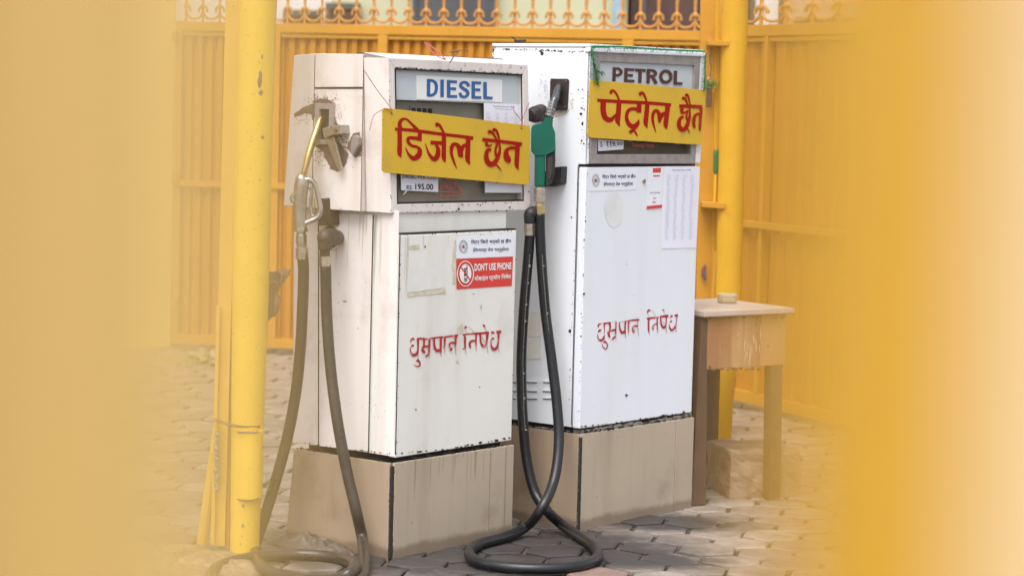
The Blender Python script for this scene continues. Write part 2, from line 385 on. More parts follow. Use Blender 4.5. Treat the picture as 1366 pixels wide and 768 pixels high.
def FP(fr, y0): return lambda px, py, e=0.0: (lambda q: fr.W(q[0], y0 - e, q[1]))(fr.front(px, py, y0))
def SP(fr, x0): return lambda px, py, e=0.0: (lambda q: fr.W(x0 - e, q[0], q[1]))(fr.side(px, py, x0))

# ------------------------------------------------------------ ground
G = obj('ground', [(-60, -20, -.014), (60, -20, -.014), (60, 120, -.014), (-60, 120, -.014)], [[0, 1, 2, 3]], 'dirtg'); G['kind'] = 'structure'
paving = bpy.data.objects.new('forecourt_paving', None); C.objects.link(paving); paving['kind'] = 'structure'; WM[paving] = Matrix.Identity(4)
A0 = math.radians(-10); SPC = .212
def hexmesh(seed, mat):
    rnd = random.Random(seed); rr = SPC / math.sqrt(3) * .952; bm = bmesh.new(); vs = []; 
    top = []; mid = []; bot = []
    for k in range(6):
        a = math.radians(30 + 60 * k) + rnd.uniform(-.05, .05); r = rr * rnd.uniform(.965, 1.02)
        x, y = math.cos(a) * r, math.sin(a) * r
        top.append(bm.verts.new((x * .90, y * .90, 0))); mid.append(bm.verts.new((x * .975, y * .975, -.0045))); bot.append(bm.verts.new((x, y, -.035)))
    bm.faces.new(top)
    for k in range(6):
        j = (k + 1) % 6
        bm.faces.new((top[k], mid[k], mid[j], top[j])); bm.faces.new((mid[k], bot[k], bot[j], mid[j]))
    bmesh.ops.recalc_face_normals(bm, faces=bm.faces)
    me = bpy.data.meshes.new('paver'); bm.to_mesh(me); bm.free(); me.materials.append(M[mat]); return me
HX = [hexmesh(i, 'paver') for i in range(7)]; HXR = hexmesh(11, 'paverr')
u1 = Vector((math.cos(A0), math.sin(A0), 0)) * SPC; u2 = Vector((math.cos(A0 + math.pi / 3), math.sin(A0 + math.pi / 3), 0)) * SPC
cells = []
def topx(p):
    d = Vector(p) - CAM; z = d.dot(_F); return CX + FPX * d.dot(_R) / z, CY - FPX * d.dot(_U) / z
for i in range(-70, 70):
    for j in range(-10, 110):
        p = u1 * i + u2 * j + Vector((0, 6.2, 0))
        if not (6.4 < p.y < 15.2 and abs(p.x) < 4.6): continue
        cells.append(p)
def seen(p):
    x, y = topx(p)
    if not (60 < x < 1190 and 470 < y < 785): return False
    if 392 < x < 680 and y < 700: return False
    if 690 < x < 918 and y < 672: return False
    return True
vis = sorted([p for p in cells if seen(p)], key=lambda p: p.y)[:300]; vs_ = set(id(p) for p in vis)
red_c = min(vis, key=lambda p: abs(topx(p)[0] - 188) + abs(topx(p)[1] - 716) * 3)
red_d = min(vis, key=lambda p: abs(topx(p)[0] - 800) + abs(topx(p)[1] - 768) * 3)
rest = []
for p in cells:
    tilt = (random.gauss(0, .02), random.gauss(0, .02)); rz = A0 + random.randrange(6) * math.pi / 3 + random.gauss(0, .015)
    loc = p + Vector((random.gauss(0, .002), random.gauss(0, .002), random.gauss(0, .0035)))
    if id(p) in vs_:
        me = HXR if p is red_c or p is red_d else random.choice(HX)
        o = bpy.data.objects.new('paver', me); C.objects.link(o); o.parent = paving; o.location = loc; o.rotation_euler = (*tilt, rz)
    else:
        me = random.choice(HX); R3 = Matrix.Translation(loc) @ Matrix.Rotation(rz, 4, 'Z') @ Matrix.Rotation(tilt[0], 4, 'X')
        rest.append(([R3 @ v.co for v in me.vertices], [list(q.vertices) for q in me.polygons]))
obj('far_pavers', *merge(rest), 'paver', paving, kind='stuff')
kb = obj('concrete_apron', *fbox(Fr(-6, 15.2, 0), 0, 12, 0, .25, -.03, .03), 'conc'); kb['kind'] = 'structure'

def mound(name, c, rx, ry, h, seed, mat, rz=0.0, parent=None, kind=None, rings=16, seg=40, rough=.35):
    V = [Vector((c[0], c[1], h))]; F = []
    for i in range(1, rings + 1):
        t = i / rings
        for k in range(seg):
            a = 2 * math.pi * k / seg; wob = 1 + .22 * mnoise.noise(Vector((math.cos(a) * 1.5, math.sin(a) * 1.5, seed)))
            x = math.cos(a) * rx * t * wob; y = math.sin(a) * ry * t * wob
            z = h * (1 - t ** 1.8) ** .9 * (1 + rough * mnoise.noise(Vector((x * 16, y * 16, seed))) + rough * .5 * mnoise.noise(Vector((x * 45, y * 45, seed)))) if t < 1 else -.02
            V.append(Vector((c[0] + x * math.cos(rz) - y * math.sin(rz), c[1] + x * math.sin(rz) + y * math.cos(rz), z)))
    for k in range(seg): F.append([0, 1 + k, 1 + (k + 1) % seg])
    for i in range(rings - 1):
        for k in range(seg):
            F.append([1 + i * seg + k, 1 + (i + 1) * seg + k, 1 + (i + 1) * seg + (k + 1) % seg, 1 + i * seg + (k + 1) % seg])
    return obj(name, V, F, mat, parent, smooth=True, kind=kind)

# ------------------------------------------------------------ diesel pump
D = Fr(-.4033, 8.1749, .8939)
dp = thing('fuel_pump', 'weathered white diesel pump with blue lettering on its header, left of the two pumps', 'fuel pump', D.o, D.a, 'fuel pumps on tiled plinths')
HB = .3341; BW, BD = .6785, .4732
def bs(*a, m='tile', bev=.003, name='base_tile', label=None, fr=D, par=None): return obj(name, *fbox(fr, *a), m, par or dp, bev=bev, label=label)
obj('plinth', *fbox(D, .012, BW - .012, .012, BD - .012, -.03, HB - .004), 'grime', dp)
obj('base_tile', *prism([D.W(.016, 0, -.03), D.W(BW, 0, -.03), D.W(BW, .012, -.03), D.W(.016, .012, -.03)], [D.W(.016, 0, HB), D.W(BW, 0, HB), D.W(BW, .012, HB), D.W(.016, .012, HB)]), 'tile', dp, bev=.002)
yb = D.side(392, 596)[0]; yb0 = D.side(380, 723)[0]
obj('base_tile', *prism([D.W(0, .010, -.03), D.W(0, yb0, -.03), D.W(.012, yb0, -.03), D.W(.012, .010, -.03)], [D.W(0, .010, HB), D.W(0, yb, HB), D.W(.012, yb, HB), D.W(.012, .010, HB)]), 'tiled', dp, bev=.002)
obj('base_tile', *fbox(D, BW - .001, BW + .010, .014, BD, -.03, HB - .01), 'tile', dp, bev=.002)
# thin joint line and rough grout at the corner
obj('grout', *merge([prism([D.W(.001 + random.uniform(-.0005, .002), .008, z), D.W(.003, .002, z), D.W(.018, .001 + random.uniform(-.0015, .0015), z), D.W(.012, .012, z)], [D.W(.001 + random.uniform(-.0005, .002), .008, z + .012), D.W(.003, .002, z + .012), D.W(.018, .001, z + .012), D.W(.012, .012, z + .012)]) for z in [i * .012 for i in range(0, 27)]]), 'grime', dp)
Z0, Z1 = .3531, 1.1267
EX, EY, WB, DB = .0285, .0098, .6459, .4924
HZ0 = 1.2025
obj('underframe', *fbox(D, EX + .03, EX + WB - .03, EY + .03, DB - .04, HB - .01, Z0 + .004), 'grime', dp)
DT = .034   # door thickness
obj('cabinet', *fbox(D, EX + .004, EX + WB - .018, EY + DT, EY + DB, Z0, HZ0 + .02), 'dwhite', dp, bev=.004)
door = obj('door', *fbox(D, EX, EX + WB, EY, EY + DT - .004, Z0 - .002, Z1), 'dwhite', dp, bev=.003)
obj('door_edge', *fbox(D, EX - .003, EX + .001, EY + .004, EY + DT + .052, Z0 + .002, HZ0 + .01), 'dside', dp, bev=.001)
def sp_panel(fr, pts, x0, th, m, par, name='side_panel', bev=.0015): return obj(name, *spoly(fr, pts, x0, th), m, par, bev=bev)
sx = EX - .003
sp_panel(D, [(425.8, 284), (497, 286), (490.6, 602.5), (425.5, 594.5)], sx, .006, 'dside', dp)
sp_panel(D, [(392, 282), (424.2, 284), (424, 594), (391, 590)], sx, .006, 'dside', dp)
for q in [((533.6, 314), (527.6, 606))]:
    obj('door_gap', *fpoly(D, [(q[0][0] - .6, q[0][1]), (q[0][0] + .7, q[0][1]), (q[1][0] + .7, q[1][1]), (q[1][0] - .6, q[1][1])], EY - .0012, .001), 'grime', dp)
for a, b in (((425, 285), (424.7, 592)), ((497.6, 287), (491.3, 603))): obj('panel_seam', *tube([SP(D, sx - .0004)(*a), SP(D, sx - .0004)(*b)], .0016, 6), 'grime', dp)
# gasket line over the door
obj('gasket', *fbox(D, EX + .004, EX + WB + .001, EY + .004, EY + DT + .006, Z1 + .001, Z1 + .007), 'grime', dp)
# ---- head
hx0 = -.0198; hy = .0222
def hside(px, py): return D.side(px, py, hx0)
prof = [hside(518, 77), hside(485.5, 72.3), hside(420, 71.5), hside(392, 74), hside(378, 274.5), hside(416, 278), hside(481, 282.5), hside(521.5, 284.5)]
xr_top = D.front(704.5, 86.5, prof[0][0])[0]; xr_bot = D.front(707.5, 280, prof[-1][0])[0]
hw = (xr_top + xr_bot) / 2
core = [(y, z) for y, z in prof]
ycut = prof[1][0]
core2 = [(ycut + .004, prof[1][1])] + core[2:6] + [(prof[6][0] + .004, prof[6][1])]
hwc = D.front(672, 82, ycut)[0]
obj('head_housing', *prism([D.W(hx0 + .003, y, z) for y, z in core2], [D.W(hwc, y, z) for y, z in core2]), 'dside', dp, bev=.003)
# proud cladding on the side
def hp(pts, m='dside'): return sp_panel(D, pts, hx0, .0035, m, dp)
hp([(420.8, 72), (484.6, 72.6), (484.2, 116.2), (419.6, 116.5)])
hp([(419.6, 118.8), (484.2, 118.6), (480.6, 281.8), (416.6, 277.6)])
hp([(392.2, 74.5), (419.6, 72), (415.4, 277.4), (378.4, 274)])
obj('panel_seam', *tube([SP(D, hx0)(420.5, 117.7), SP(D, hx0)(484.2, 117.5)], .0028, 6), 'grime', dp)
obj('panel_seam', *tube([SP(D, hx0)(485.2, 73), SP(D, hx0)(481.2, 282)], .0013, 6), 'rust', dp)
obj('panel_seam', *tube([SP(D, hx0)(420.2, 73), SP(D, hx0)(416.4, 277)], .0011, 6), 'rust', dp)
# dark lip above
obj('top_lip', *fbox(D, hx0 + .02, hwc, ycut + .006, ycut + .05, prof[1][1] - .004, prof[1][1] + .006), 'grime', dp)
# front bezel: a box frame with a slanted top, opening for the glass
yF = prof[0][0]
YB = ycut + .002
def FX(px, py): return D.front(px, py, yF)
TL, TR, BR, BL = FX(518, 77), FX(704.5, 86.5), FX(707.5, 280.5), FX(521.5, 284.5)
iTL, iTR, iBR, iBL = FX(526.5, 91.5), FX(697.5, 99.5), FX(700, 268.5), FX(530, 272.5)
def member(a, b, c, d, yb=None, nm='head_frame', m='dframe', label=None):
    yb = YB if yb is None else yb
    return obj(nm, *prism([D.W(x, yF, z) for x, z in (a, b, c, d)], [D.W(x, yb, z + (0.018 if i in lift else 0)) for i, (x, z) in enumerate((a, b, c, d))]), m, dp, bev=.003)
lift = (0, 1); member(TL, TR, iTR, iTL)
lift = (); member(iBL, iBR, BR, BL); 
member(TL, iTL, iBL, BL, m='dside'); member(iTR, TR, BR, iBR)
# header panel, window backing, glass
yP = yF + .016
obj('header_panel', *fpoly(D, [(525.5, 92), (699, 99.5), (699.2, 140), (525.8, 133)], yP, .01), 'header', dp)
obj('window_back', *fpoly(D, [(526, 133.6), (699, 140.6), (701, 270), (529, 274)], yP + .02, .008), 'windowd', dp)
obj('window_glass', *fpoly(D, [(526, 133.4), (698.6, 140.4), (700.5, 269), (529, 273)], yP + .004, .003), 'glass', dp)
obj('window_gasket', *merge([fpoly(D, p, yF + .004, .006) for p in ([(526, 91), (698, 99), (698, 101.5), (526, 93)], [(526, 92), (528.3, 92.4), (531.3, 272), (529, 272)], [(696.2, 99.5), (698, 99.6), (700.6, 268.6), (698.8, 268.6)], [(529.5, 269.6), (700.2, 266.2), (700.2, 268.8), (529.5, 273)])]), 'grime', dp)
yp_ = yP - .003
plate = obj('diesel_plate', *fpoly(D, [(555.6, 100.6), (670, 106.6), (670, 136.8), (556.6, 133)], yp_, .003), 'plate', dp, bev=.0008)
strokes('lettering', [[(345, 115, 34), (345, 285, 34)], [(335, 130, 28), (380, 132, 28), (412, 152, 30), (422, 200, 32), (412, 248, 30), (380, 274, 28), (335, 275, 28)], [(478, 122, 34), (478, 294, 34)],
    [(542, 126, 34), (542, 298, 34)], [(530, 139, 27), (624, 144, 27)], [(530, 209, 27), (615, 212, 27)], [(530, 285, 27), (626, 288, 27)],
    [(738, 188, 32), (726, 158, 28), (695, 147, 26), (664, 160, 28), (662, 188, 30), (692, 212, 30), (724, 234, 30), (730, 264, 30), (704, 290, 27), (668, 284, 28), (650, 252, 32)],
    [(783, 138, 34), (783, 308, 34)], [(770, 151, 27), (860, 155, 27)], [(770, 219, 27), (852, 222, 27)], [(770, 294, 27), (862, 298, 27)], [(899, 145, 34), (899, 312, 34)], [(888, 298, 27), (972, 303, 27)]], (525, 90, 7.38), FP(D, yp_ - .0012), 'blue', plate, wk=.5)
cp = obj('counter_panel', *fpoly(D, [(547.5, 141.2), (578.5, 142.6), (579, 165), (548, 163)], yP + .014, .006), 'alu', dp)
for k in range(4):
    x = 549.5 + k * 7.3; obj('counter_digit', *fpoly(D, [(x, 144 + k * .3), (x + 5, 144.3 + k * .3), (x + 5.2, 161), (x + .2, 160.6)], yP + .012, .002), 'dark', cp)
sh = obj('price_sheet', *fpoly(D, [(645.8, 137.2), (698, 139.8), (698.6, 257.2), (647.2, 257)], yp_, .0015), 'paper', dp)
text('sheet_heading', 'Diesel Retail Price Rs. 195.00', [(658, 140.8), (686.4, 142), (686.4, 143.9), (658, 142.6)], FP(D, yp_ - .0012), 'navy', sh, 0)
text('sheet_heading', 'Rate Chart Rupees Litre', [(661, 144.7), (683, 145.6), (683, 147.3), (661, 146.2)], FP(D, yp_ - .0012), 'navy', sh, 0)
def rows(pl, quad, nr, nc, par, seed, hgt=.35, cw=.5):
    rnd = random.Random(seed); parts = []; TLq, TRq, BRq, BLq = quad
    def q(a, b): return ((TLq[0] * (1 - a) + TRq[0] * a) * (1 - b) + (BLq[0] * (1 - a) + BRq[0] * a) * b, (TLq[1] * (1 - a) + TRq[1] * a) * (1 - b) + (BLq[1] * (1 - a) + BRq[1] * a) * b)
    V, F = [], []
    for i in range(nr):
        for j in range(nc):
            w_ = cw * rnd.uniform(.6, 1); x = (j + rnd.uniform(.05, .2)) / nc; b = (i + .3) / nr
            for s in range(3):
                a0, a1 = x + s * w_ / nc / 3, x + (s + .7) * w_ / nc / 3; k = len(V)
                for (a, bb) in ((a0, b), (a1, b), (a1, b + hgt / nr), (a0, b + hgt / nr)): V.append(pl(*q(a, bb)))
                F.append([k, k + 1, k + 2, k + 3])
        k = len(V)
        for (a, bb) in ((0, i / nr), (1, i / nr), (1, i / nr + .05 / nr), (0, i / nr + .05 / nr)): V.append(pl(*q(a, bb), -.0003))
        F.append([k, k + 1, k + 2, k + 3])
    return obj('printed_rows', V, F, 'faint', par, kind='stuff')
rows(FP(D, yp_ - .0014), [(648.5, 149), (696, 151), (696, 240), (649, 240)], 18, 4, sh, 4)
pl_ = obj('price_label', *fpoly(D, [(534.7, 222), (584.4, 224), (584.6, 256.2), (535.2, 253.8)], yp_, .0012), 'paper', dp)
text('lettering', 'DIESEL PER LTR.', [(537, 232.6), (582, 234.8), (582, 239.8), (537, 237.6)], FP(D, yp_ - .001), 'ink', pl_, .004)
text('lettering', 'RS.', [(542.5, 247.2), (550.3, 247.6), (550.3, 253), (542.5, 252.6)], FP(D, yp_ - .001), 'ink', pl_, .012)
text('lettering', '195.00', [(554, 245.0), (578, 245.4), (578, 253.6), (554, 253)], FP(D, yp_ - .001), 'ink', pl_, .022)
flat('torn_label_corner', FP(D, yp_ + .0022), [(542, 254), (543.5, 255), (538.4, 260), (537.4, 259.6)], 'paper', dp)
# red company mark on the glass
mk = FP(D, yP + .0025)
strokes('red_emblem', [[(430, 285, 12), (470, 225, 12), (505, 200, 10)], [(440, 292, 11), (550, 296, 12), (675, 298, 11)], [(665, 290, 12), (620, 240, 12), (580, 205, 10)], [(520, 190, 10), (545, 180, 14), (575, 185, 8)],
        [(515, 215, 9), (505, 245, 11), (520, 265, 11), (535, 255, 8)], [(545, 190, 8), (543, 230, 12), (548, 300, 10), (548, 330, 8)], [(580, 215, 9), (590, 245, 11), (575, 268, 11), (560, 255, 8)], [(600, 225, 8), (630, 262, 9), (650, 285, 8)], [(440, 265, 8), (480, 232, 6), (500, 222, 6)]], (525, 215, 7.19), mk, 'redfd', dp)
text('emblem_caption', 'नेपालमार्ट वाडाका', [(583, 259.5), (619, 259.5), (619, 265.5), (583, 265.5)], mk, 'redfd', dp, .012)
flat('round_screw_cap', FP(D, yP + .002), [(693 + 3 * math.cos(a), 264 + 2.6 * math.sin(a)) for a in [k * .52 for k in range(12)]], 'alu', dp)
obj('screw', *cyl(D.W(*(lambda q: (q[0], yF - .004, q[1]))(D.front(679.5, 276.5, yF))), D.y, .0045, .008, 10), 'steel', dp)
# wear on the head frame
pf = FP(D, yF - .0012)
flakes('paint_chips', pf, along([(525, 90.5), (600, 94), (697, 99)], 110, .2, .9, .5, 2.4) + along([(520, 80), (521.5, 282)], 50, .3, 1.2, .6, .6) + along([(522, 284), (705, 280)], 45, .3, 1.1, .5) + along([(531, 275), (700, 270)], 30, .3, 1, .8) + along([(702, 110), (706, 275)], 14, .3, 1, .8) + [(612, 279, 2, .7)], dp)
ps = SP(D, hx0 - .0012)
flakes('paint_chips', ps, along([(485, 75), (481, 280)], 25, .3, .9, .8, .6) + along([(510, 140), (505, 270)], 12, .2, .7, 4) + along([(378, 275), (481, 283)], 20, .3, .9, .6, 1.5) + along([(390, 170), (384, 262)], 14, .2, .5, 3) + along([(422, 120), (421, 140)], 16, .4, 1.1, 2), dp)
# bare brown patches round the nozzle boot
cr = lambda pts: [(380 + x / 6.4, 110 + y / 6.4) for x, y in pts]
for i, pts in enumerate(([(75, 272), (110, 245), (160, 210), (225, 188), (300, 135), (385, 150), (420, 180), (255, 300), (240, 330), (225, 272), (165, 268), (90, 300)], [(250, 535), (330, 600), (350, 650), (395, 740), (455, 762), (520, 700), (545, 610), (500, 560), (455, 500), (410, 520)], [(545, 500), (590, 430), (640, 426), (644, 470), (615, 560), (652, 540), (652, 630), (600, 640), (530, 560)], [(412, 250), (440, 330), (480, 420), (450, 470), (408, 470)])):
    flat('bare_patch', SP(D, hx0 - .0008 - i * .0002), cr(jag(pts, 5, 7)), 'rust', dp)
flakes('bare_spatter', SP(D, hx0 - .0021), [(380 + (430 + 90 * math.cos(a) * q) / 6.4, 110 + (590 + 130 * math.sin(a) * q) / 6.4, random.uniform(.4, 1.5), 1) for a, q in [(random.uniform(0, 6.28), random.uniform(.75, 1.25)) for _ in range(60)]] + [(380 + random.gauss(300, 60) / 6.4, 110 + random.gauss(160, 12) / 6.4, random.uniform(.4, 1.3), 1) for _ in range(30)], dp, 'rust')
flakes('paint_chips', SP(D, hx0 - .0026), [(380 + x / 6.4, 110 + y / 6.4, r, 1) for x, y, r in [(random.gauss(350, 80), random.gauss(130, 25), random.uniform(.15, .6)) for _ in range(90)] + [(random.gauss(460, 40), random.gauss(300, 70), random.uniform(.15, .6)) for _ in range(90)] + [(random.gauss(470, 60), random.gauss(560, 70), random.uniform(.2, .8)) for _ in range(170)] + [(random.gauss(320, 50), random.gauss(600, 60), random.uniform(.3, .9)) for _ in range(60)] + [(random.gauss(160, 50), random.gauss(310, 25), random.uniform(.2, .7)) for _ in range(40)]], dp, 'rust')
# nozzle boot
boot = obj('nozzle_boot', *merge([spoly(D, p, hx0 - .012, .014) for p in ([(420, 137.5), (444.6, 138), (444.4, 146), (420, 145.6)], [(420, 145.6), (426.2, 145.7), (425.8, 186), (419.4, 186)], [(438.8, 145.9), (444.4, 146), (443.8, 186.3), (438.2, 186)], [(419.4, 186), (443.8, 186.3), (443.6, 193), (419.2, 193)])]), 'alu', dp, bev=.001)
flat('boot_opening', SP(D, hx0 - .0018), [(426, 145.6), (439, 145.9), (438.5, 186.2), (425.6, 186)], 'dark', dp)
lev = obj('switch_lever', *merge([spoly(D, cr([(318, 395), (382, 372), (400, 450), (350, 472), (335, 480)]), hx0 - .045, .04), spoly(D, cr([(382, 370), (468, 362), (474, 440), (400, 452)]), hx0 - .05, .048)]), 'cast', dp, bev=.002)
obj('lever_arm', *spoly(D, cr([(340, 470), (415, 462), (440, 540), (484, 735), (462, 758), (440, 720)]), hx0 - .03, .009), 'cast', lev, bev=.002)
kx, kz = D.side(380 + 432 / 6.4, 110 + 410 / 6.4, hx0 - .052); obj('lever_bolt', *cyl(D.W(hx0 - .052, kx, kz), D.x * -1, .006, .004, 8), 'rust', lev)
obj('key_knob', *spoly(D, cr([(580, 452), (605, 450), (622, 470), (626, 535), (580, 628), (556, 600), (560, 520)]), hx0 - .02, .02), 'bareg', dp, bev=.004)
# hose outlet on the cabinet side
fy, fz = D.side(443, 316, sx)
fl = obj('outlet_flange', *merge([cyl(D.W(sx, fy, fz), D.x * -1, 17.5 * pxm(8.4), .008, 28)]), 'dside', dp, bev=.002)
obj('flange_ring', *cyl(D.W(sx - .008, fy, fz), D.x * -1, 14.8 * pxm(8.4), .006, 28), 'grime', fl)
obj('hose_elbow', *tpx([(449, 317, 8.36, 10.5), (442, 316, 8.31, 12), (434, 316, 8.265, 11), (433.5, 322, 8.26, 9.6), (433.6, 333, 8.26, 9.4)], 16), 'elbow', dp, smooth=True)
obj('nozzle_rest', *merge([spoly(D, [(424, 265), (439, 264), (440, 300), (425, 301)], sx - .05, .055)]), 'elbow', dp, bev=.004)
# stickers on the door
yd = EY - .0008
s1 = obj('sticker', *fpoly(D, [(609.6, 315.6), (685.6, 312), (684.8, 341.8), (608.8, 344.9)], yd - .0006, .0006), 'stick', dp)
s2 = obj('sticker', *fpoly(D, [(608.8, 345.4), (684.4, 342.2), (682.8, 381.2), (609.2, 385.8)], yd - .0006, .0006), 'sred', dp, label='red no phone warning sticker')
pt = FP(D, yd - .0016)
def sticker_text(par, pt, a, b):
    text('lettering', 'िमटर िजरो भएको छ छैन', a, pt, 'navy', par, .012)
    text('lettering', 'हेरेरमात्र तेल भर्नुहोला', b, pt, 'navy', par, .012)
sticker_text(s1, pt, [(628.5, 319.5), (682, 318), (682, 325), (628.5, 326.6)], [(631, 330.5), (679, 329.4), (679, 335.8), (631, 337)])
def ring(cx, cy, rx, ry, wd, pl, n=28, e=0):
    V, F = [], []
    for k in range(n):
        a = 2 * math.pi * k / n; V += [pl(cx + rx * math.cos(a), cy + ry * math.sin(a), e), pl(cx + (rx - wd) * math.cos(a), cy + (ry - wd) * math.sin(a), e)]
    for k in range(n):
        j = (k + 1) % n; F.append([2 * k, 2 * k + 1, 2 * j + 1, 2 * j])
    return V, F
def disc(cx, cy, rx, ry, pl, n=24, e=0): return [pl(cx + rx * math.cos(2 * math.pi * k / n), cy + ry * math.sin(2 * math.pi * k / n), e) for k in range(n)], [list(range(n))]
M['emc'] = pm('dull_red_print', (.42, .08, .07), .5)
M['emg'] = pm('grey_green_emblem_print', (.22, .28, .27), .5, patch=((.6, .62, .64), 300, .5))
def emblem(par, cx, cy, r, ry, pl):
    obj('round_emblem', *merge([ring(cx, cy, r, ry, 1.9, pl), ring(cx, cy, r - 2.6, ry - 2.8, .5, pl)]), 'emg', par)
    obj('emblem_core', *merge([disc(cx, cy - .4, 1.6, 2.1, pl, 8), fl4(cx, cy + 1.6, 1.9, .8, pl)]), 'emc', par)
def fl4(cx, cy, w_, h, pl): return [pl(cx - w_, cy - h, .0001), pl(cx + w_, cy - h, .0001), pl(cx + w_, cy + h, .0001), pl(cx - w_, cy + h, .0001)], [[0, 1, 2, 3]]
emblem(s1, 618.3, 328.8, 5.9, 8.8, pt)
text('lettering', "DON'T USE PHONE", [(633, 351.4), (682.3, 349.6), (682.3, 359), (633, 361.6)], pt, 'plate', s2, .03)
text('lettering', 'मोबाईल प्रयोग िनषेध', [(633, 367.4), (681.6, 364.6), (681.6, 373.2), (633, 376.6)], pt, 'plate', s2, .018)
obj('no_phone_symbol', *merge([disc(620.9, 364.9, 8.2, 13, pt), ring(620.9, 364.9, 11.2, 17.2, 1.1, pt, e=.0002)]), 'plate', s2)
obj('phone_mark', *merge([([pt(x, y, .0003) for x, y in p], [[0, 1, 2, 3]]) for p in [[(618.8, 370.4 + i * 1.45), (623.4, 370.1 + i * 1.45), (623.4, 371 + i * 1.45), (618.8, 371.3 + i * 1.45)] for i in range(4)] + [[(618.8, 357.6), (622.6, 357.2), (622.6, 359), (618.8, 359.4)], [(622.4, 353.6), (623.5, 353.5), (623.5, 369.2), (622.4, 369.4)], [(619, 360), (621.8, 359.8), (621.8, 368.2), (619, 368.4)]]]), 'ink', s2)
obj('prohibition_bar', *merge([([pt(x, y, .0005) for x, y in [(614.3, 357), (615.4, 355.4), (627.6, 372.4), (626.4, 374)]], [[0, 1, 2, 3]]), ring(620.9, 364.9, 8.9, 13.8, 1.0, pt, e=.0004)]), 'sred', s2)
# peeled paper remains
M['tape'] = pm('old_tape_residue', (.68, .62, .47), .6, var=(30, .3)); M['ghost'] = pm('glue_ghost_mark', (.735, .73, .70), .5, var=(20, .1))
for k, p in enumerate(([(606, 321), (608.6, 319), (608, 344), (603.6, 343.6)], [(603.4, 346), (608.4, 346), (608.6, 378), (604, 379), (605, 362), (603, 358)], [(543, 328), (559, 326), (560, 332), (546, 333)], [(611, 437), (617, 431), (618, 443), (611, 446)], [(543.5, 391), (594, 384), (595, 391), (543.5, 396)], [(609, 480), (612, 480), (612, 484), (609, 484)], [(641, 408), (643.4, 405), (642.6, 412), (641, 413)])):
    flat('paper_remains', FP(D, yd - .0003 - k * .0001), jag(p, .5, 4), 'tape', dp)
flat('glue_mark', FP(D, yd - .0002), jag([(544, 357), (595, 352), (593, 384), (544, 389)], .8, 6), 'ghost', dp)
# painted warning
K3 = (535, 425, 9.42)
THICK = [[(130, 262, 16), (150, 250, 24), (172, 262, 10)], [(127, 262, 14), (122, 300, 7)], [(128, 352, 12), (148, 336, 24), (166, 336, 8)], [(120, 355, 7), (118, 400, 14), (140, 445, 30), (172, 455, 34), (205, 425, 28), (215, 380, 14)],
 [(212, 245, 28), (215, 330, 20), (212, 440, 12)], [(200, 250, 18), (265, 248, 22), (330, 256, 12)], [(365, 247, 14), (440, 236, 18), (530, 226, 16)], [(540, 229, 18), (620, 218, 20), (712, 208, 28)], [(195, 535, 20), (212, 522, 28), (235, 550, 16), (235, 582, 16), (205, 598, 14), (150, 572, 4)],
 [(290, 258, 22), (284, 340, 20), (276, 375, 18)], [(262, 372, 22), (275, 405, 30), (292, 420, 22), (296, 400, 8)], [(262, 362, 20), (300, 348, 24), (352, 342, 22)], [(356, 255, 22), (352, 370, 20), (346, 450, 14)], [(306, 478, 18), (326, 460, 20), (346, 446, 16)],
 [(412, 240, 22), (415, 330, 22), (430, 380, 28), (462, 400, 32), (492, 385, 26)], [(500, 230, 22), (496, 340, 22), (497, 425, 16)], [(547, 230, 24), (547, 300, 18), (546, 350, 10)], [(688, 212, 26), (682, 290, 20), (680, 350, 10)], [(675, 306, 20), (640, 298, 22), (608, 315, 20), (606, 350, 16), (625, 392, 22), (636, 360, 14)],
 [(775, 200, 16), (860, 190, 16), (945, 184, 22)], [(945, 186, 26), (1030, 180, 24), (1105, 172, 28)], [(805, 200, 24), (804, 300, 22), (806, 380, 18)], [(800, 120, 10), (812, 104, 26), (826, 110, 8)], [(945, 188, 20), (942, 270, 16), (942, 340, 12)], [(938, 275, 20), (885, 280, 24), (862, 315, 24), (872, 368, 16)],
 [(996, 188, 18), (998, 260, 18), (1010, 315, 22), (1040, 346, 34), (1066, 315, 18)], [(1088, 178, 30), (1080, 250, 22), (1076, 320, 12)], [(1032, 72, 16), (1042, 88, 22), (1054, 104, 8)],
 [(1130, 180, 12), (1150, 168, 26), (1174, 184, 8)], [(1135, 262, 12), (1152, 248, 24), (1172, 246, 8)], [(1128, 262, 7), (1130, 320, 12), (1145, 365, 26), (1175, 382, 34), (1205, 352, 22), (1214, 300, 8)], [(1196, 166, 28), (1256, 162, 32)], [(1226, 170, 22), (1222, 260, 16), (1218, 330, 12)]]
THIN = [[(213, 430, 12), (216, 515, 5)], [(300, 256, 12), (372, 246, 10)], [(348, 440, 12), (358, 490, 4)], [(497, 420, 14), (506, 472, 5)], [(546, 340, 14), (550, 440, 5)], [(680, 340, 14), (690, 460, 4)], [(806, 375, 12), (815, 438, 4)], [(808, 115, 10), (812, 145, 5), (820, 178, 4)], [(828, 98, 5), (860, 108, 4), (922, 176, 5)], [(942, 335, 12), (946, 402, 5)], [(1076, 318, 10), (1088, 430, 4)], [(1004, 208, 6), (1030, 256, 8), (1066, 304, 8)], [(1050, 98, 8), (1062, 126, 6), (1074, 158, 5)], [(1132, 178, 8), (1134, 205, 5)], [(1218, 325, 10), (1230, 412, 4)], [(640, 310, 14), (662, 320, 14)]]
_w = next(i for i, q_ in enumerate(THICK) if q_[0][0] > 770 and q_[0][0] < 800 and i > 10)
for part_ in (THICK[:_w], THICK[_w:]): strokes('painted_word', part_, K3, FP(D, yd - .0010), 'redth', dp)
strokes('paint_runs', THIN, K3, FP(D, yd - .0008), 'pinkth', dp, kind='stuff')
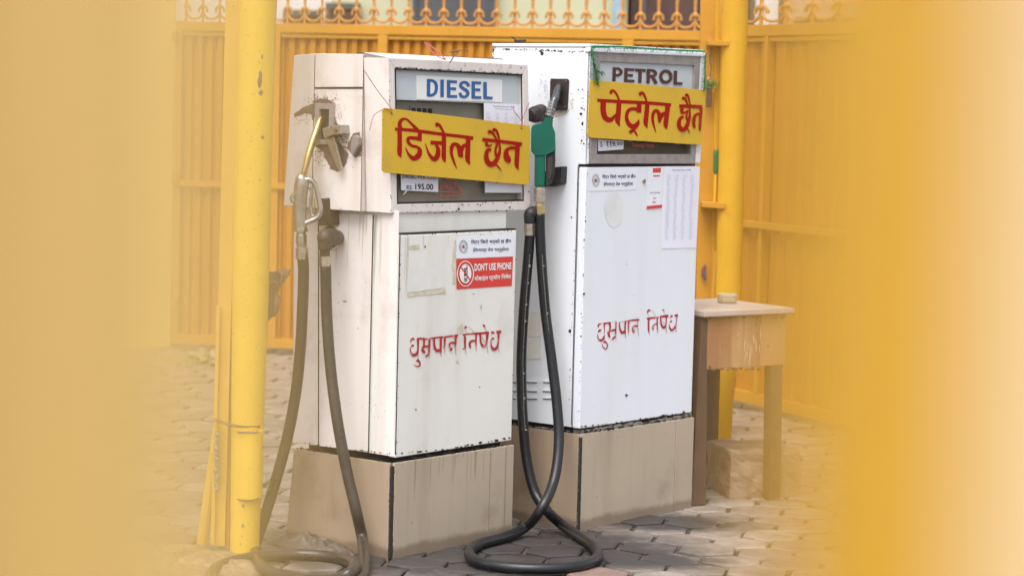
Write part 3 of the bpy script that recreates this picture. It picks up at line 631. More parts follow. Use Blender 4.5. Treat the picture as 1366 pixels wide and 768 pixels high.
# wear on door and side
flakes('paint_chips', FP(D, yd - .0008), along([(528, 605), (600, 598), (682, 583)], 55, .4, 1.6, .5, 1.6) + along([(534, 316), (528, 604)], 60, .3, 1.1, .5, .7) + along([(536, 314), (688, 308)], 20, .3, .9, .5) + along([(688, 312), (682, 580)], 12, .3, .8, .6) + [(555, 546, 1.1, 1), (567, 329, 1.4, .8), (592, 463, 1, 1), (640, 516, .8, 1), (632, 392, .7, 1), (618, 465, .9, 1.4)], dp)
flakes('paint_chips', SP(D, sx - .001), along([(425, 290), (425, 592)], 35, .3, .8, .4, .6) + along([(497, 300), (491, 600)], 25, .3, .8, .3, .6) + along([(396, 590), (528, 606)], 40, .4, 1.3, .5, 1.6), dp)
M['scuff'] = pm('grey_scuff', (.36, .33, .32), .6, var=(60, .3))
flakes('scuff_marks', SP(D, sx - .001), [(random.gauss(458, 13), random.gauss(y, 14), random.uniform(.3, 1.5), random.choice((.4, 2.2))) for y in (400, 470, 540) for _ in range(6)] + [(random.gauss(505, 5), random.uniform(500, 560), random.uniform(.3, 1), .5) for _ in range(20)], dp, 'scuff')
# ragged ledge
flakes('ledge_crumbs', lambda x, y: D.W(*(lambda q: (q[0], .0 + 0.004, q[1]))(D.front(x, y, .004))), along([(526, 615), (600, 604), (684, 592)], 60, .6, 1.8, .7, 1.8), dp, 'grime')
flakes('ledge_crumbs', SP(D, -.001), along([(396, 597), (460, 606), (520, 616)], 50, .5, 1.6, .6, 1.8) + along([(521, 625), (519, 740)], 50, .4, 1.2, .8, .7), dp, 'grime')
M['joint'] = pm('dirty_hairline_joint', (.26, .19, .13), .7)
obj('tile_joint', *merge([fpoly(D, [(675, 598), (675.8, 598), (672.8, 709), (672, 709)], -.0008, .0006), fpoly(D, [(654, 602), (654.5, 602), (652, 708), (651.5, 708)], -.0008, .0006)]), 'joint', dp)

M['drip'] = pm('brown_drip_stain', (.385, .30, .21), .5, var=(20, .2)); M['dripw'] = pm('faint_rust_run', (.60, .52, .43), .5, var=(20, .15))
def runs(name, pl, xs, y0f, par, mat, lmin, lmax, wmax):
    V, F = [], []
    for x in xs:
        y = y0f(x); L_ = random.uniform(lmin, lmax); w_ = random.uniform(.25, wmax); k = len(V)
        V += [pl(x - w_, y), pl(x + w_, y), pl(x + w_ * .8 - L_ * .02, y + L_ * .6), pl(x - L_ * .035, y + L_), pl(x - w_ * .8 - L_ * .02, y + L_ * .6)]; F.append([k, k + 1, k + 2, k + 3, k + 4])
    return obj(name, V, F, mat, par, kind='stuff')
runs('drip_stains', FP(D, -.0006), [random.uniform(530, 680) for _ in range(16)], lambda x: 618 - (x - 522) * .14, dp, 'drip', 6, 55, .8)
runs('drip_stains', SP(D, -.0006), [random.uniform(400, 515) for _ in range(12)], lambda x: 599 + (x - 396) * .16, dp, 'drip', 6, 45, .8)
runs('rust_runs', SP(D, sx - .0012), [random.uniform(430, 520) for _ in range(12)], lambda x: 286, dp, 'dripw', 12, 120, .9)
runs('rust_runs', FP(D, yd - .0001), [random.uniform(540, 680) for _ in range(12)], lambda x: 316 - (x - 533) * .04, dp, 'dripw', 10, 90, .7)

# mortar heaped against the plinth, crude cement at the pole
M['cem'].name = 'rough_cement'
mc = D.W(-.05, .33, 0)
m1 = mound('mortar_heap', (mc.x, mc.y), .22, .075, .045, 3.1, 'mort', D.a + math.pi / 2, rings=26, seg=80, rough=.8); tag(m1, 'lumpy damp grey mortar smeared along the foot of the diesel pump plinth', 'mortar')

# ------------------------------------------------------------ petrol pump
P = Fr(.2699, 8.822, .8815)
pp = thing('fuel_pump', 'white petrol pump with brown lettering and green nozzle, right of the two pumps', 'fuel pump', P.o, P.a, 'fuel pumps on tiled plinths')
PHB = .3609; PW = .7372
obj('plinth', *fbox(P, .012, PW - .012, .012, .463, -.03, PHB - .006), 'grime', pp)
xs_ = P.front(900.5, 620)[0]
for a, b in ((.008, xs_ - .0015), (xs_ + .0015, PW)): obj('base_tile', *fbox(P, a, b, 0, .012, -.03, PHB), 'tile', pp, bev=.002)
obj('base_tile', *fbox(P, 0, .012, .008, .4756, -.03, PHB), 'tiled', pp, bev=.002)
obj('base_tile', *fbox(P, PW - .001, PW + .01, .013, .4756, -.03, PHB), 'tile', pp, bev=.002)
PZ0, PZ1, PX, PY = .3848, 1.3604, .0006, .0064; PWB = .7259
obj('grout', *merge([prism([P.W(-.001 + random.uniform(-.0008, .0012), .007, z), P.W(.002, -.001, z), P.W(.011, -.0012 + random.uniform(-.0008, .0008), z), P.W(.012, .010, z)], [P.W(-.001, .007, z + .0125), P.W(.002, -.001, z + .0125), P.W(.011, -.0012, z + .0125), P.W(.012, .010, z + .0125)]) for z in [i * .0125 for i in range(0, 28)]]), 'grime', pp)
DP2 = .4756
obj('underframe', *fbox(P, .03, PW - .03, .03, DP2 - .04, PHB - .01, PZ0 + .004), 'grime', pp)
dgap = .045
yS = P.side(771, 220, PX)[0]
ZT = 1.8111
obj('cabinet', *fbox(P, PX + .003, PX + PWB - .01, yS + .004, DP2, PZ0, 1.3717), 'pwhite', pp, bev=.003)
obj('side_sheet', *prism([P.W(PX, y, z) for y, z in ((yS, PZ0), (DP2, PZ0), (DP2, ZT - .01), (.012, ZT - .01), (.012, 1.3717), (yS, 1.3717))], [P.W(PX + .003, y, z) for y, z in ((yS, PZ0), (DP2, PZ0), (DP2, ZT - .01), (.012, ZT - .01), (.012, 1.3717), (yS, 1.3717))]), 'pwhite', pp)
pdoor = obj('door', *fbox(P, PX, PX + PWB, PY, yS - .006, PZ0 - .002, PZ1), 'pwhite', pp, bev=.003)
obj('head_housing', *fbox(P, PX + .003, PX + PWB + .008, .040, DP2, 1.3717, ZT - .004), 'pwhite', pp, bev=.003)
obj('head_gap', *fbox(P, PX + .012, PX + PWB - .01, PY + .012, DP2 - .01, PZ1 - .02, 1.3717), 'grime', pp)
ph = .0064
def pF(px, py): return P.front(px, py, ph)
def pmem(pts, nm, m, y0=ph, th=.012, bev=.002, par=None): return obj(nm, *fpoly(P, pts, y0, th), m, par or pp, bev=bev)
pmem([(788.6, 63.5), (941.6, 70.5), (941.2, 76), (788.4, 69.5)], 'top_lip', 'pwhite', ph - .012, .03, .004)
obj('top_sheet', *fbox(P, PX - .004, PX + PWB + .01, .006, DP2, ZT - .006, ZT + .006), 'pwhite', pp, bev=.003)
pmem([(935.3, 76), (940.9, 76), (934.3, 217.6), (928.2, 217.4)], 'side_lip', 'pwhite', ph - .006, .04, .002)
pmem([(788.4, 69), (792.8, 69), (787.2, 218.6), (785.2, 218.6)], 'side_lip', 'pwhite', ph - .001, .04, .001)
o_ = [(792.3, 69.8), (935.6, 75.8), (928.3, 218.4), (786.6, 218.4)]; i_ = [(801, 82), (927, 87.6), (921.6, 205.8), (796.6, 206)]
for a, b in ((0, 1), (1, 2), (2, 3), (3, 0)):
    pmem([o_[a], o_[b], i_[b], i_[a]], 'bezel', 'alu', ph - .004, .034, .0015)
pmem([(800, 82), (928, 87.4), (925, 122), (798, 118)], 'header_panel', 'header', ph + .006, .005, 0)
pmem([(797, 118), (926, 122), (922, 207), (796, 207)], 'window_back', 'windowp', ph + .02, .006, 0)
pmem([(797, 118.2), (926, 122.2), (922, 206.6), (796, 206.8)], 'window_glass', 'glass', ph + .005, .003, 0)
import math as _m
strokes('lettering', [[(543, 160, 14), (541, 220, 14)], [(540, 166, 11), (562, 167, 11), (573, 180, 12), (562, 193, 11), (540, 194, 11)], [(593, 163, 14), (591, 222, 14)], [(588, 169, 11), (627, 171, 11)], [(588, 193, 11), (622, 195, 11)], [(586, 217, 11), (628, 219, 11)],
    [(630, 171, 12), (676, 174, 12)], [(653, 172, 14), (651, 226, 14)], [(688, 167, 14), (686, 228, 14)], [(684, 173, 11), (710, 175, 11), (719, 186, 12), (709, 197, 11), (684, 198, 11)], [(703, 198, 12), (722, 229, 13)],
    [(762 + 22 * _m.cos(k * _m.pi / 8), 200 + 24 * _m.sin(k * _m.pi / 8), 13) for k in range(17)], [(803, 175, 14), (801, 233, 14)], [(797, 228, 11), (832, 230, 11)]], (650, 40, 3.2), FP(P, ph + .0035), 'brown', pp, wk=.5)
ppl = pmem([(797.8, 186), (832, 188), (831.6, 199.4), (798, 201.8)], 'price_label', 'paper', ph + .003, .001, 0)
text('lettering', 'रु.', [(800, 189), (804.6, 189.2), (804.6, 196), (800, 196)], FP(P, ph + .002), 'ink', ppl, .0)
text('lettering', '११७.००', [(809, 188.4), (831, 188.6), (830.6, 196), (809, 197)], FP(P, ph + .002), 'ink', ppl, .01)
text('emblem_caption', 'नेपालमार्ट वाडाका', [(843, 190.5), (873, 191), (873, 199), (843, 198)], FP(P, ph + .0045), 'redfd', pp, .02)
# door: stickers, papers
yq = PY - .0008; pq = FP(P, yq - .0014)
t1 = obj('sticker', *fpoly(P, [(787.6, 226.4), (851, 225.8), (849, 253), (786.4, 255.2)], yq - .0004, .0004), 'stick', pp)
sticker_text(t1, pq, [(803.6, 232.8), (848, 232), (848, 238.6), (803.6, 239.4)], [(805.2, 242.8), (844.6, 242), (844.6, 248.6), (805.2, 249.4)])
emblem(t1, 794.9, 240.6, 5, 8.4, pq)
t2 = obj('payment_leaflet', *fpoly(P, [(864.6, 225), (884.6, 225), (882.2, 279), (862.4, 279.6)], yq - .0006, .0006), 'stick', pp)
obj('red_print', *merge([([pq(x, y) for x, y in p], [[0, 1, 2, 3]]) for p in ([(871, 224.6), (882, 224), (881.6, 230), (870.8, 230.4)], [(871.6, 234), (880.6, 233.8), (880.4, 235.4), (871.4, 235.6)], [(862.6, 275), (883.4, 273), (883, 277.4), (862.4, 279.2)], [(871.6, 264), (875, 264), (875, 265), (871.6, 265)], [(870.6, 269), (874.6, 269), (874.6, 270.4), (870.6, 270.4)])]), 'sred', t2)
text('small_print', 'PAYMENT ACCEPTED HERE', [(867, 256.4), (880.6, 256), (880.6, 257.8), (867, 258.2)], pq, 'ink', t2)
t3 = obj('price_sheet', *fpoly(P, [(886, 222), (933.8, 222), (928.8, 330.6), (883, 331.6)], yq - .0008, .0008), 'paper', pp)
pq3 = FP(P, yq - .0018)
text('sheet_heading', 'Petrol Retail Price Rs. 197.00', [(897, 225.8), (921.6, 225.8), (921.6, 227.8), (897, 227.8)], pq3, 'navy', t3)
text('sheet_heading', 'Rate Chart Rupees Litre', [(900, 229.8), (919, 229.8), (919, 231.2), (900, 231.2)], pq3, 'faint', t3)
rows(pq3, [(889, 233), (931, 233), (927.6, 320), (885.4, 320)], 23, 4, t3, 5)
flat('stain', FP(P, yq - .0002), jag([(819 + 13 * math.cos(a), 279 + 25 * math.sin(a)) for a in [k * .52 for k in range(12)]], .6, 2), pm('pale_glue_stain', (.73, .745, .745), .5, var=(12, .12)), pp)
obj('door_lock', *cyl(P.W(*(lambda q: (q[0], yq - .006, q[1]))(P.front(858.6, 241.4, yq))), P.y, .0085, .008, 16), 'steel', pp, bev=.002)
K4 = (785, 400, 10.24)
T2 = [[(132, 372, 10), (142, 338, 22), (160, 325, 14), (180, 324, 10)], [(132, 438, 14), (155, 415, 26), (178, 404, 10)], [(126, 470, 8), (136, 530, 16), (168, 550, 28), (200, 532, 26), (215, 480, 8)], [(214, 328, 20), (219, 380, 10), (216, 450, 6)], [(205, 322, 24), (250, 316, 18), (305, 308, 18)], [(208, 580, 18), (225, 570, 26), (250, 592, 12), (262, 625, 12), (236, 668, 14), (200, 640, 10), (182, 590, 4)],
 [(290, 312, 26), (297, 380, 18), (280, 405, 16)], [(268, 432, 22), (276, 470, 26), (292, 512, 16)], [(280, 430, 20), (320, 415, 22), (370, 408, 26)], [(376, 300, 14), (372, 400, 14), (370, 490, 14)], [(322, 542, 16), (345, 515, 20), (372, 485, 20)],
 [(420, 305, 12), (424, 370, 16), (440, 425, 24), (465, 445, 30), (495, 420, 22)], [(502, 292, 20), (498, 380, 18), (500, 460, 14)], [(500, 290, 8), (600, 275, 20), (692, 268, 24)], [(547, 288, 20), (546, 350, 14), (545, 440, 8)], [(668, 355, 22), (630, 352, 24), (604, 375, 18), (602, 420, 12), (618, 445, 10), (624, 400, 10)],
 [(798, 252, 26), (880, 244, 22), (962, 238, 18)], [(826, 252, 22), (822, 340, 22), (824, 430, 18)], [(808, 180, 8), (812, 152, 20), (830, 138, 24), (842, 152, 6)], [(942, 240, 14), (940, 320, 16), (942, 410, 14)], [(932, 320, 18), (890, 340, 10), (872, 370, 8), (884, 408, 8), (896, 350, 5)],
 [(975, 230, 26), (1035, 222, 28), (1092, 214, 30)], [(986, 235, 14), (990, 310, 18), (1010, 360, 24), (1034, 375, 30), (1056, 345, 18)], [(1068, 222, 14), (1060, 300, 12), (1056, 370, 12)], [(1015, 125, 10), (1024, 140, 14), (1032, 152, 6)],
 [(1118, 240, 14), (1135, 214, 20), (1150, 222, 8)], [(1112, 305, 10), (1128, 290, 22), (1142, 290, 8)], [(1102, 330, 6), (1108, 380, 16), (1138, 408, 28), (1168, 382, 20), (1178, 350, 6)], [(1175, 212, 26), (1220, 208, 26)], [(1210, 215, 9), (1196, 310, 8), (1188, 390, 12)]]
T3 = [[(330, 302, 6), (386, 290, 5)], [(420, 302, 6), (500, 286, 6)], [(216, 445, 6), (226, 545, 5)], [(372, 485, 10), (376, 552, 4)], [(499, 455, 12), (512, 530, 4)], [(545, 430, 8), (548, 478, 4)], [(672, 280, 8), (676, 400, 8), (684, 490, 4)], [(824, 428, 14), (830, 470, 5)], [(808, 180, 5), (812, 205, 4), (826, 235, 3)], [(842, 140, 4), (872, 150, 4), (926, 228, 4)], [(942, 400, 12), (948, 460, 4)], [(990, 268, 4), (1055, 345, 6)], [(1057, 365, 8), (1068, 460, 3)], [(1030, 148, 4), (1052, 205, 3)], [(1188, 385, 10), (1196, 446, 4)]]
_w = next(i for i, q_ in enumerate(T2) if q_[0][0] > 770 and q_[0][0] < 800 and i > 10)
for part_ in (T2[:_w], T2[_w:]): strokes('painted_word', part_, K4, FP(P, yq - .0006), 'redth', pp)
strokes('paint_runs', T3, K4, FP(P, yq - .0004), 'pinkth', pp, kind='stuff')
flakes('paint_chips', FP(P, yq - .001), along([(773, 569), (850, 560), (920, 548)], 50, .3, 1.3, .5, 1.6) + along([(784, 226), (779, 330), (772, 568)], 80, .3, 1.2, .5, .6) + [(781, 295, 1.4, .7), (779, 392, 1.8, .7), (779, 320, 1.3, .7), (775, 448, 1.4, .7), (836, 527, 1.4, 1.5)] + along([(930, 400), (921, 540)], 14, .3, .9, .4), pp)
flakes('paint_chips', SP(P, PX - .001), along([(789, 64), (786, 130), (785, 216)], 70, .3, 1.1, .5, .6) + along([(776, 115), (776, 200)], 22, .3, 1.5, 2.5, .8) + along([(771, 225), (762, 440), (758, 565)], 50, .3, 1.2, .4, .6) + [(760.5, 441, 3, .6), (775, 152, 2, .8), (777, 165, 2.4, .6), (776, 188, 1.8, .6), (762, 290, 1.5, .6)] + along([(690, 568), (757, 569)], 22, .4, 1.2, .5, 1.6) + along([(660, 66), (720, 67), (788, 70)], 60, .3, 1.3, .6, 1.6) + along([(659, 62), (658, 80)], 25, .6, 1.6, .8, .6), pp)
flakes('paint_chips', FP(P, ph - .0075), along([(938, 90), (932, 215)], 30, .3, 1.2, 1.4, .6), pp)
def rodline(pl, a, b, r, par, nm, m): return obj(nm, *tube([pl(*a), pl(*b)], r, 8), m, par)
rodline(SP(P, PX - .001), (771, 221), (762, 566), .0012, pp, 'side_seam', 'chip')
rodline(SP(P, PX - .001), (788.6, 70), (785.6, 218), .0012, pp, 'side_seam', 'chip')
# nozzle boot on the side
cq = lambda pts: [(690 + x / 6.4, 80 + y / 6.4) for x, y in pts]
bx = PX - .008
obj('boot_surround', *spoly(P, cq([(285, 150), (435, 150), (450, 165), (438, 425), (425, 438), (280, 436), (268, 420), (272, 165)]), bx + .002, .006), 'pwhite', pp, bev=.001)
nb = obj('nozzle_boot', *spoly(P, cq([(287, 160), (428, 162), (440, 178), (428, 420), (415, 434), (285, 430), (276, 415), (280, 172)]), bx - .002, .006), 'holst', pp, bev=.001)
flat('boot_opening', SP(P, bx - .0045), cq([(320, 205), (392, 208), (382, 380), (322, 378)]), 'dark', nb)
for x, y in ((295, 178), (420, 182), (412, 400), (292, 400)):
    q = cq([(x, y)])[0]; y2, z2 = P.side(*q, bx - .003); obj('screw', *cyl(P.W(bx - .005, y2, z2), P.x * -1, .0028, .002, 8), 'rust', nb)
obj('hose_socket', *merge([tpx([(707, 154, 8.86, 6), (708, 154, 8.865, 8.5), (712, 153, 8.89, 8.5), (713, 153, 8.895, 11), (716, 152, 8.92, 11), (716.5, 152, 8.925, 9.5), (719, 152, 8.94, 9.5), (719.5, 151, 8.945, 11.5), (726, 150, 9.0, 11.5)], 18, curve=False)]), 'holst', pp, smooth=True, label='black ribbed socket beside the nozzle boot')
for q in range(8):
    a = q * .785; 
obj('nozzle_rest', *spoly(P, [(731, 224), (749, 222), (748, 245), (733, 249), (720, 249), (720, 236)], PX - .035, .04), 'black', pp, bev=.004)
st = pm('soot_smudge', (.50, .50, .50), .6, var=(30, .3)); 
def smudge(pl, c, r, n, par, m, asp=1):
    return flakes('smudge', pl, [(random.gauss(c[0], r[0]), random.gauss(c[1], r[1]), random.uniform(.3, 1.1), asp) for _ in range(n)], par, m)
M['sm1'] = pm('pale_soot', (.62, .63, .65), .6); M['sm2'] = pm('ochre_seep', (.66, .52, .34), .6)
smudge(SP(P, PX - .0011), (727, 115), (5, 12), 110, pp, 'sm1'); smudge(SP(P, PX - .0012), (744, 152), (8, 3), 70, pp, 'sm2'); smudge(SP(P, PX - .0013), (762, 138), (2, 6), 30, pp, 'sm2')
flat('bolt_hole', SP(P, PX - .001), [(723 + 2.3 * math.cos(k * .7), 71.5 + 2.8 * math.sin(k * .7)) for k in range(9)], 'dark', pp)
# louvres and small plates low on the side
LV = []
for (xa, xb) in ((684, 688), (702, 716), (724, 737)):
    for yy in (509, 521, 531): LV.append([(xa, yy), (xb, yy + .4)])
for a, b in LV:
    lo = obj('louvre', *spoly(P, [(a[0], a[1] - 1.6), (b[0], b[1] - 1.6), (b[0] - .6, b[1] + .4), (a[0] + .6, a[1] + .4)], PX - .006, .008), 'pwhite', pp, bev=.001)
    obj('louvre_slot', *spoly(P, [(a[0], a[1] + .3), (b[0], b[1] + .3), (b[0], b[1] + 1.5), (a[0], a[1] + 1.5)], PX - .0015, .001), 'dark', lo)
for p in ([(703, 416), (722, 415), (722, 449), (703, 449)], [(703, 451), (722, 451.5), (722, 479), (703, 478)]):
    obj('side_plate', *spoly(P, p, PX - .0025, .002), 'dwhite', pp, bev=.0005)
flakes('ledge_crumbs', FP(P, -.001), along([(778, 577), (850, 566), (922, 555)], 60, .5, 1.7, .6, 1.8), pp, 'grime')
M['gcr'] = pm('grey_crumbled_render', (.26, .24, .21), .9, var=(30, .4), bump=(60, .004))
flakes('ledge_crumbs', SP(P, -.001), along([(684, 565), (775, 577)], 40, .5, 1.6, .6, 1.8) + along([(773, 585), (770, 700)], 50, .4, 1.3, .7, .7), pp, 'gcr')
V_, F_ = [], []
for k in range(46):
    x = .02 + k * .0155; h_ = random.uniform(.006, .018); v, f = fbox(P, x, x + .0145, .004 + random.uniform(0, .006), .05, PHB - .002, PHB + h_); kk = len(V_); V_ += v; F_ += [[i + kk for i in q] for q in f]
obj('crumbled_ledge', V_, F_, 'gcr', pp, kind='stuff')

# ------------------------------------------------------------ yellow boards
def board(fr, y0, pts, label, string_paths, smat, SS, crop, chips):
    q = [fr.front(*p, y0) for p in pts]; cx = sum(a for a, b in q) / 4; z = min(b for a, b in q)
    t = thing('hanging_sign', label, 'sign', fr.W(cx, y0, z), fr.a, 'yellow painted boards tied over the pump windows')
    c = []
    n = len(pts)
    for i in range(n):     # rounded corners
        p0, p1, p2 = pts[i - 1], pts[i], pts[(i + 1) % n]
        def tow(a, b, d): L = math.dist(a, b); return (a[0] + (b[0] - a[0]) * d / L, a[1] + (b[1] - a[1]) * d / L)
        r = 5 if i in (2, 3) else 2.2
        a, b = tow(p1, p0, r), tow(p1, p2, r); m_ = ((a[0] + b[0] + 2 * p1[0]) / 4, (a[1] + b[1] + 2 * p1[1]) / 4)
        c += [a, m_, b]
    bd = obj('board', *fpoly(fr, c, y0, .004), 'sign', t, bev=.0006)
    strokes('lettering', SS, crop, FP(fr, y0 - .0008), 'redp', t)
    for s in string_paths:
        Pn = [fr.W(*(lambda k, yy: (k[0], yy, k[1]))(fr.front(px, py, yy), yy)) for px, py, yy in s]
        obj('string', *tube(cat(Pn, 6), .0012 if smat == 'strp' else .0032, 6), smat, t)
    flakes('worn_spots', FP(fr, y0 - .0006), chips, t, 'rust')
    return t
SD = [[(142, 210, 24), (300, 222, 27), (560, 256, 26), (700, 272, 26), (822, 290, 30)], [(183, 225, 36), (184, 330, 36), (183, 418, 36), (196, 458, 6)], [(192, 212, 34), (182, 170, 32), (200, 132, 26), (240, 124, 16), (290, 168, 20), (338, 218, 30)],
 [(358, 232, 32), (357, 312, 32)], [(372, 298, 34), (310, 288, 28), (262, 288, 26), (256, 318, 26), (285, 352, 22), (335, 364, 24)], [(335, 362, 20), (358, 395, 34), (345, 440, 44), (305, 464, 38), (262, 430, 20), (232, 368, 5)],
 [(567, 244, 34), (566, 350, 34), (566, 456, 34), (580, 498, 6)], [(450, 326, 30), (510, 330, 30), (570, 332, 28)], [(500, 345, 22), (516, 390, 32), (508, 445, 42), (478, 470, 34), (435, 420, 18), (405, 336, 5)],
 [(505, 190, 14), (505, 168, 28), (528, 178, 22), (548, 210, 18), (566, 246, 18)], [(776, 285, 36), (774, 380, 36), (772, 470, 36), (792, 518, 6)], [(678, 552, 5), (648, 480, 18), (630, 410, 24), (640, 352, 30), (668, 340, 26), (695, 365, 34), (712, 440, 40), (712, 454, 14)], [(706, 435, 30), (722, 378, 32), (745, 350, 26), (775, 360, 24)],
 [(898, 300, 28), (1050, 316, 26), (1242, 342, 30)], [(938, 308, 16), (935, 345, 22), (958, 356, 18), (985, 345, 8)], [(976, 388, 24), (945, 395, 30), (932, 440, 34), (945, 495, 40), (985, 515, 42), (1020, 480, 34), (1048, 410, 22), (1048, 345, 14), (1034, 300, 12)], [(1030, 330, 18), (1012, 390, 18), (1018, 440, 16), (1040, 410, 10), (1046, 372, 6)],
 [(1010, 510, 10), (1038, 538, 12), (1064, 572, 4)], [(954, 252, 12), (960, 232, 26), (985, 242, 20), (1012, 280, 14), (1024, 312, 12)], [(996, 232, 12), (1000, 214, 26), (1022, 228, 18), (1038, 270, 16), (1044, 310, 14)], [(1206, 336, 34), (1200, 430, 34), (1196, 515, 32), (1210, 560, 6)], [(1200, 376, 24), (1145, 374, 26), (1108, 395, 30), (1105, 440, 44), (1122, 478, 46), (1134, 500, 22)]]
board(D, yF - .02, [(510.8, 143.6), (707.6, 168), (706, 246.8), (509.8, 230)], 'yellow board with red Devanagari lettering tied over the window of the diesel pump', [
    [(486, 94.5, yF - .003), (503, 120, yF - .008), (521, 144, yF - .02), (523, 152, yF - .022)], [(523, 152, yF - .022), (518, 146, yF - .023), (507, 148, yF - .015), (498, 156, yF - .004), (493, 174, yF - .002)],
    [(695.6, 170.6, yF - .023), (696.5, 163, yF - .022), (686, 149, yF - .02), (684, 143, yF - .022)], [(695.4, 171, yF - .023), (697, 160, yF - .02), (705, 139, yF - .008), (706, 137, yF - .004)]], 'strp', SD, (505, 140, 6.505),
    [(random.uniform(512, 705), random.uniform(150, 240), random.uniform(.2, .6), 1) for _ in range(26)] + [(523, 152.4, 1.1, 1), (695.6, 171.6, 1.2, 1)] + along([(511, 232), (606, 240), (704, 247)], 40, .3, .9, .5, 1.6) + along([(511, 146), (510, 228)], 14, .3, .8, .4))
SPt = [[(128, 260, 30), (350, 274, 32), (640, 288, 32), (886, 308, 30)], [(190, 275, 52), (190, 370, 52), (212, 440, 50), (262, 462, 46), (305, 425, 26), (335, 385, 14)], [(352, 265, 44), (346, 380, 46), (338, 470, 46), (360, 526, 6)], [(268, 196, 20), (272, 170, 30), (298, 166, 24), (330, 205, 20), (352, 260, 18)],
 [(558, 290, 42), (556, 388, 42)], [(576, 366, 42), (500, 348, 32), (448, 366, 32), (428, 430, 32), (450, 500, 40), (500, 530, 44), (540, 500, 38), (556, 458, 8)], [(458, 592, 34), (488, 572, 30), (520, 545, 20), (545, 520, 16)], [(500, 566, 12), (520, 590, 18), (540, 628, 8)],
 [(642, 285, 38), (632, 400, 42), (624, 490, 40), (640, 544, 6)], [(566, 216, 16), (570, 192, 32), (596, 190, 26), (618, 226, 18), (634, 280, 16)], [(728, 588, 5), (702, 500, 20), (694, 430, 26), (712, 376, 30), (742, 368, 26), (765, 415, 38), (766, 470, 30), (762, 492, 8)], [(770, 450, 30), (800, 402, 34), (846, 392, 22)], [(850, 312, 44), (838, 420, 42), (828, 510, 40), (840, 555, 6)],
 [(966, 318, 30), (1080, 322, 32), (1202, 330, 34)], [(996, 338, 30), (992, 375, 32), (1012, 390, 22), (1045, 368, 8)], [(1008, 425, 26), (975, 450, 30), (962, 500, 36), (978, 548, 42), (1012, 560, 40), (1045, 520, 36), (1072, 430, 24), (1074, 360, 14), (1062, 310, 12)], [(1056, 362, 16), (1038, 420, 16), (1042, 460, 12), (1066, 420, 6)], [(1046, 545, 10), (1060, 570, 10), (1072, 604, 4)],
 [(1002, 256, 14), (1008, 238, 26), (1032, 252, 20), (1052, 310, 12)], [(1034, 222, 14), (1040, 204, 26), (1058, 224, 18), (1076, 305, 12)], [(1192, 335, 26), (1182, 450, 24), (1176, 550, 20), (1180, 578, 5)], [(1186, 402, 24), (1148, 402, 24), (1122, 430, 30), (1112, 490, 30), (1122, 545, 20)]]
board(P, ph - .022, [(787.4, 106.6), (941.8, 120.6), (937.4, 193.6), (783.6, 183.6)], 'yellow board with red Devanagari lettering tied with green twine over the petrol pump window', [
    [(789, 64, ph - .014), (791, 80, ph - .02), (795, 98, ph - .024), (798, 114, ph - .026)], [(789, 62.5, ph - .01), (830, 62.4, ph - .008), (880, 66, ph - .008), (940, 68.6, ph - .008)], [(941, 71, ph - .01), (940.5, 100, ph - .016), (939, 122, ph - .026)]], 'strg', SPt, (780, 100, 7.68),
    [(random.uniform(788, 935), random.uniform(112, 188), random.uniform(.2, .6), 1) for _ in range(22)] + [(799.5, 115, 1.1, 1)] + along([(785, 184), (934, 193.6)], 34, .3, .9, .5, 1.6) + along([(786, 110), (784, 180)], 14, .3, .8, .4))
# frayed twine
sg = [o for o in bpy.data.objects if o.get('label', '').startswith('yellow board with red Devanagari lettering tied with green')][0]
fr_p = []
for (a, b, n_, sp_) in (((789, 64), (798, 112), 90, 2.6), ((797, 96), (804, 98), 30, 3.0), ((789, 62), (940, 68.5), 120, 1.0), ((941, 72), (939.5, 118), 50, 1.3)):
    for _ in range(n_):
        t_ = random.random(); x = a[0] + (b[0] - a[0]) * t_ + random.gauss(0, sp_ * .4); y = a[1] + (b[1] - a[1]) * t_ + random.gauss(0, sp_ * .4)
        pts_ = [(x, y)]; 
        for _k in range(3): pts_.append((pts_[-1][0] + random.gauss(0, 1.8), pts_[-1][1] + random.gauss(.4, 1.6)))
        fr_p.append(tube([FP(P, ph - .024 - random.random() * .01)(*q) for q in pts_], .0007, 3))
obj('twine_fray', *merge(fr_p), 'strg', sg, kind='stuff')

# ------------------------------------------------------------ hoses with nozzles
def gp(px, py, z=.021): return gnd(px, py, z)
h1 = thing('fuel_hose', 'dusty dark hose with worn metal nozzle hanging on the diesel pump', 'hose', gnd(400, 745), 0, 'hoses with nozzles on the pumps')
Yn = 8.30
path = [at(403, 336, Yn), at(405, 360, Yn), at(404, 400, Yn), at(401, 460, Yn), at(395, 520, Yn), at(384, 580, Yn), at(368, 640, Yn), at(352, 692, Yn), at(341, 728, Yn - .02)]
path += [gp(344, 748, .022), gp(362, 762, .022), gp(400, 772, .022), gp(440, 773, .022), gp(466, 764, .05), gp(473, 752, .055), gp(455, 744.5, .024), gp(410, 739.5), gp(360, 741), gp(315, 747), gp(287, 759), gp(284, 774), gp(310, 790), gp(380, 797), gp(440, 790), gp(478, 774, .022), gp(486, 757, .03)]
path += [at(484, 722, 8.17), at(475, 680, 8.17), at(462, 625, 8.19), at(450, 560, 8.21), at(441, 490, 8.24), at(436, 420, 8.26), at(434.4, 352, 8.265)]
obj('hose', *tube(cat(path, 9), 7.6 * pxm(8.3), 14), 'hosed', h1, smooth=True)
def nut(px, y0, y1, r, Y, m, par, n=6, x2=None, nm='coupling'): return obj(nm, *tube([at(px, y0, Y), at(x2 or px, y1, Y)], r * pxm(Y), n), m, par, bev=.0008)
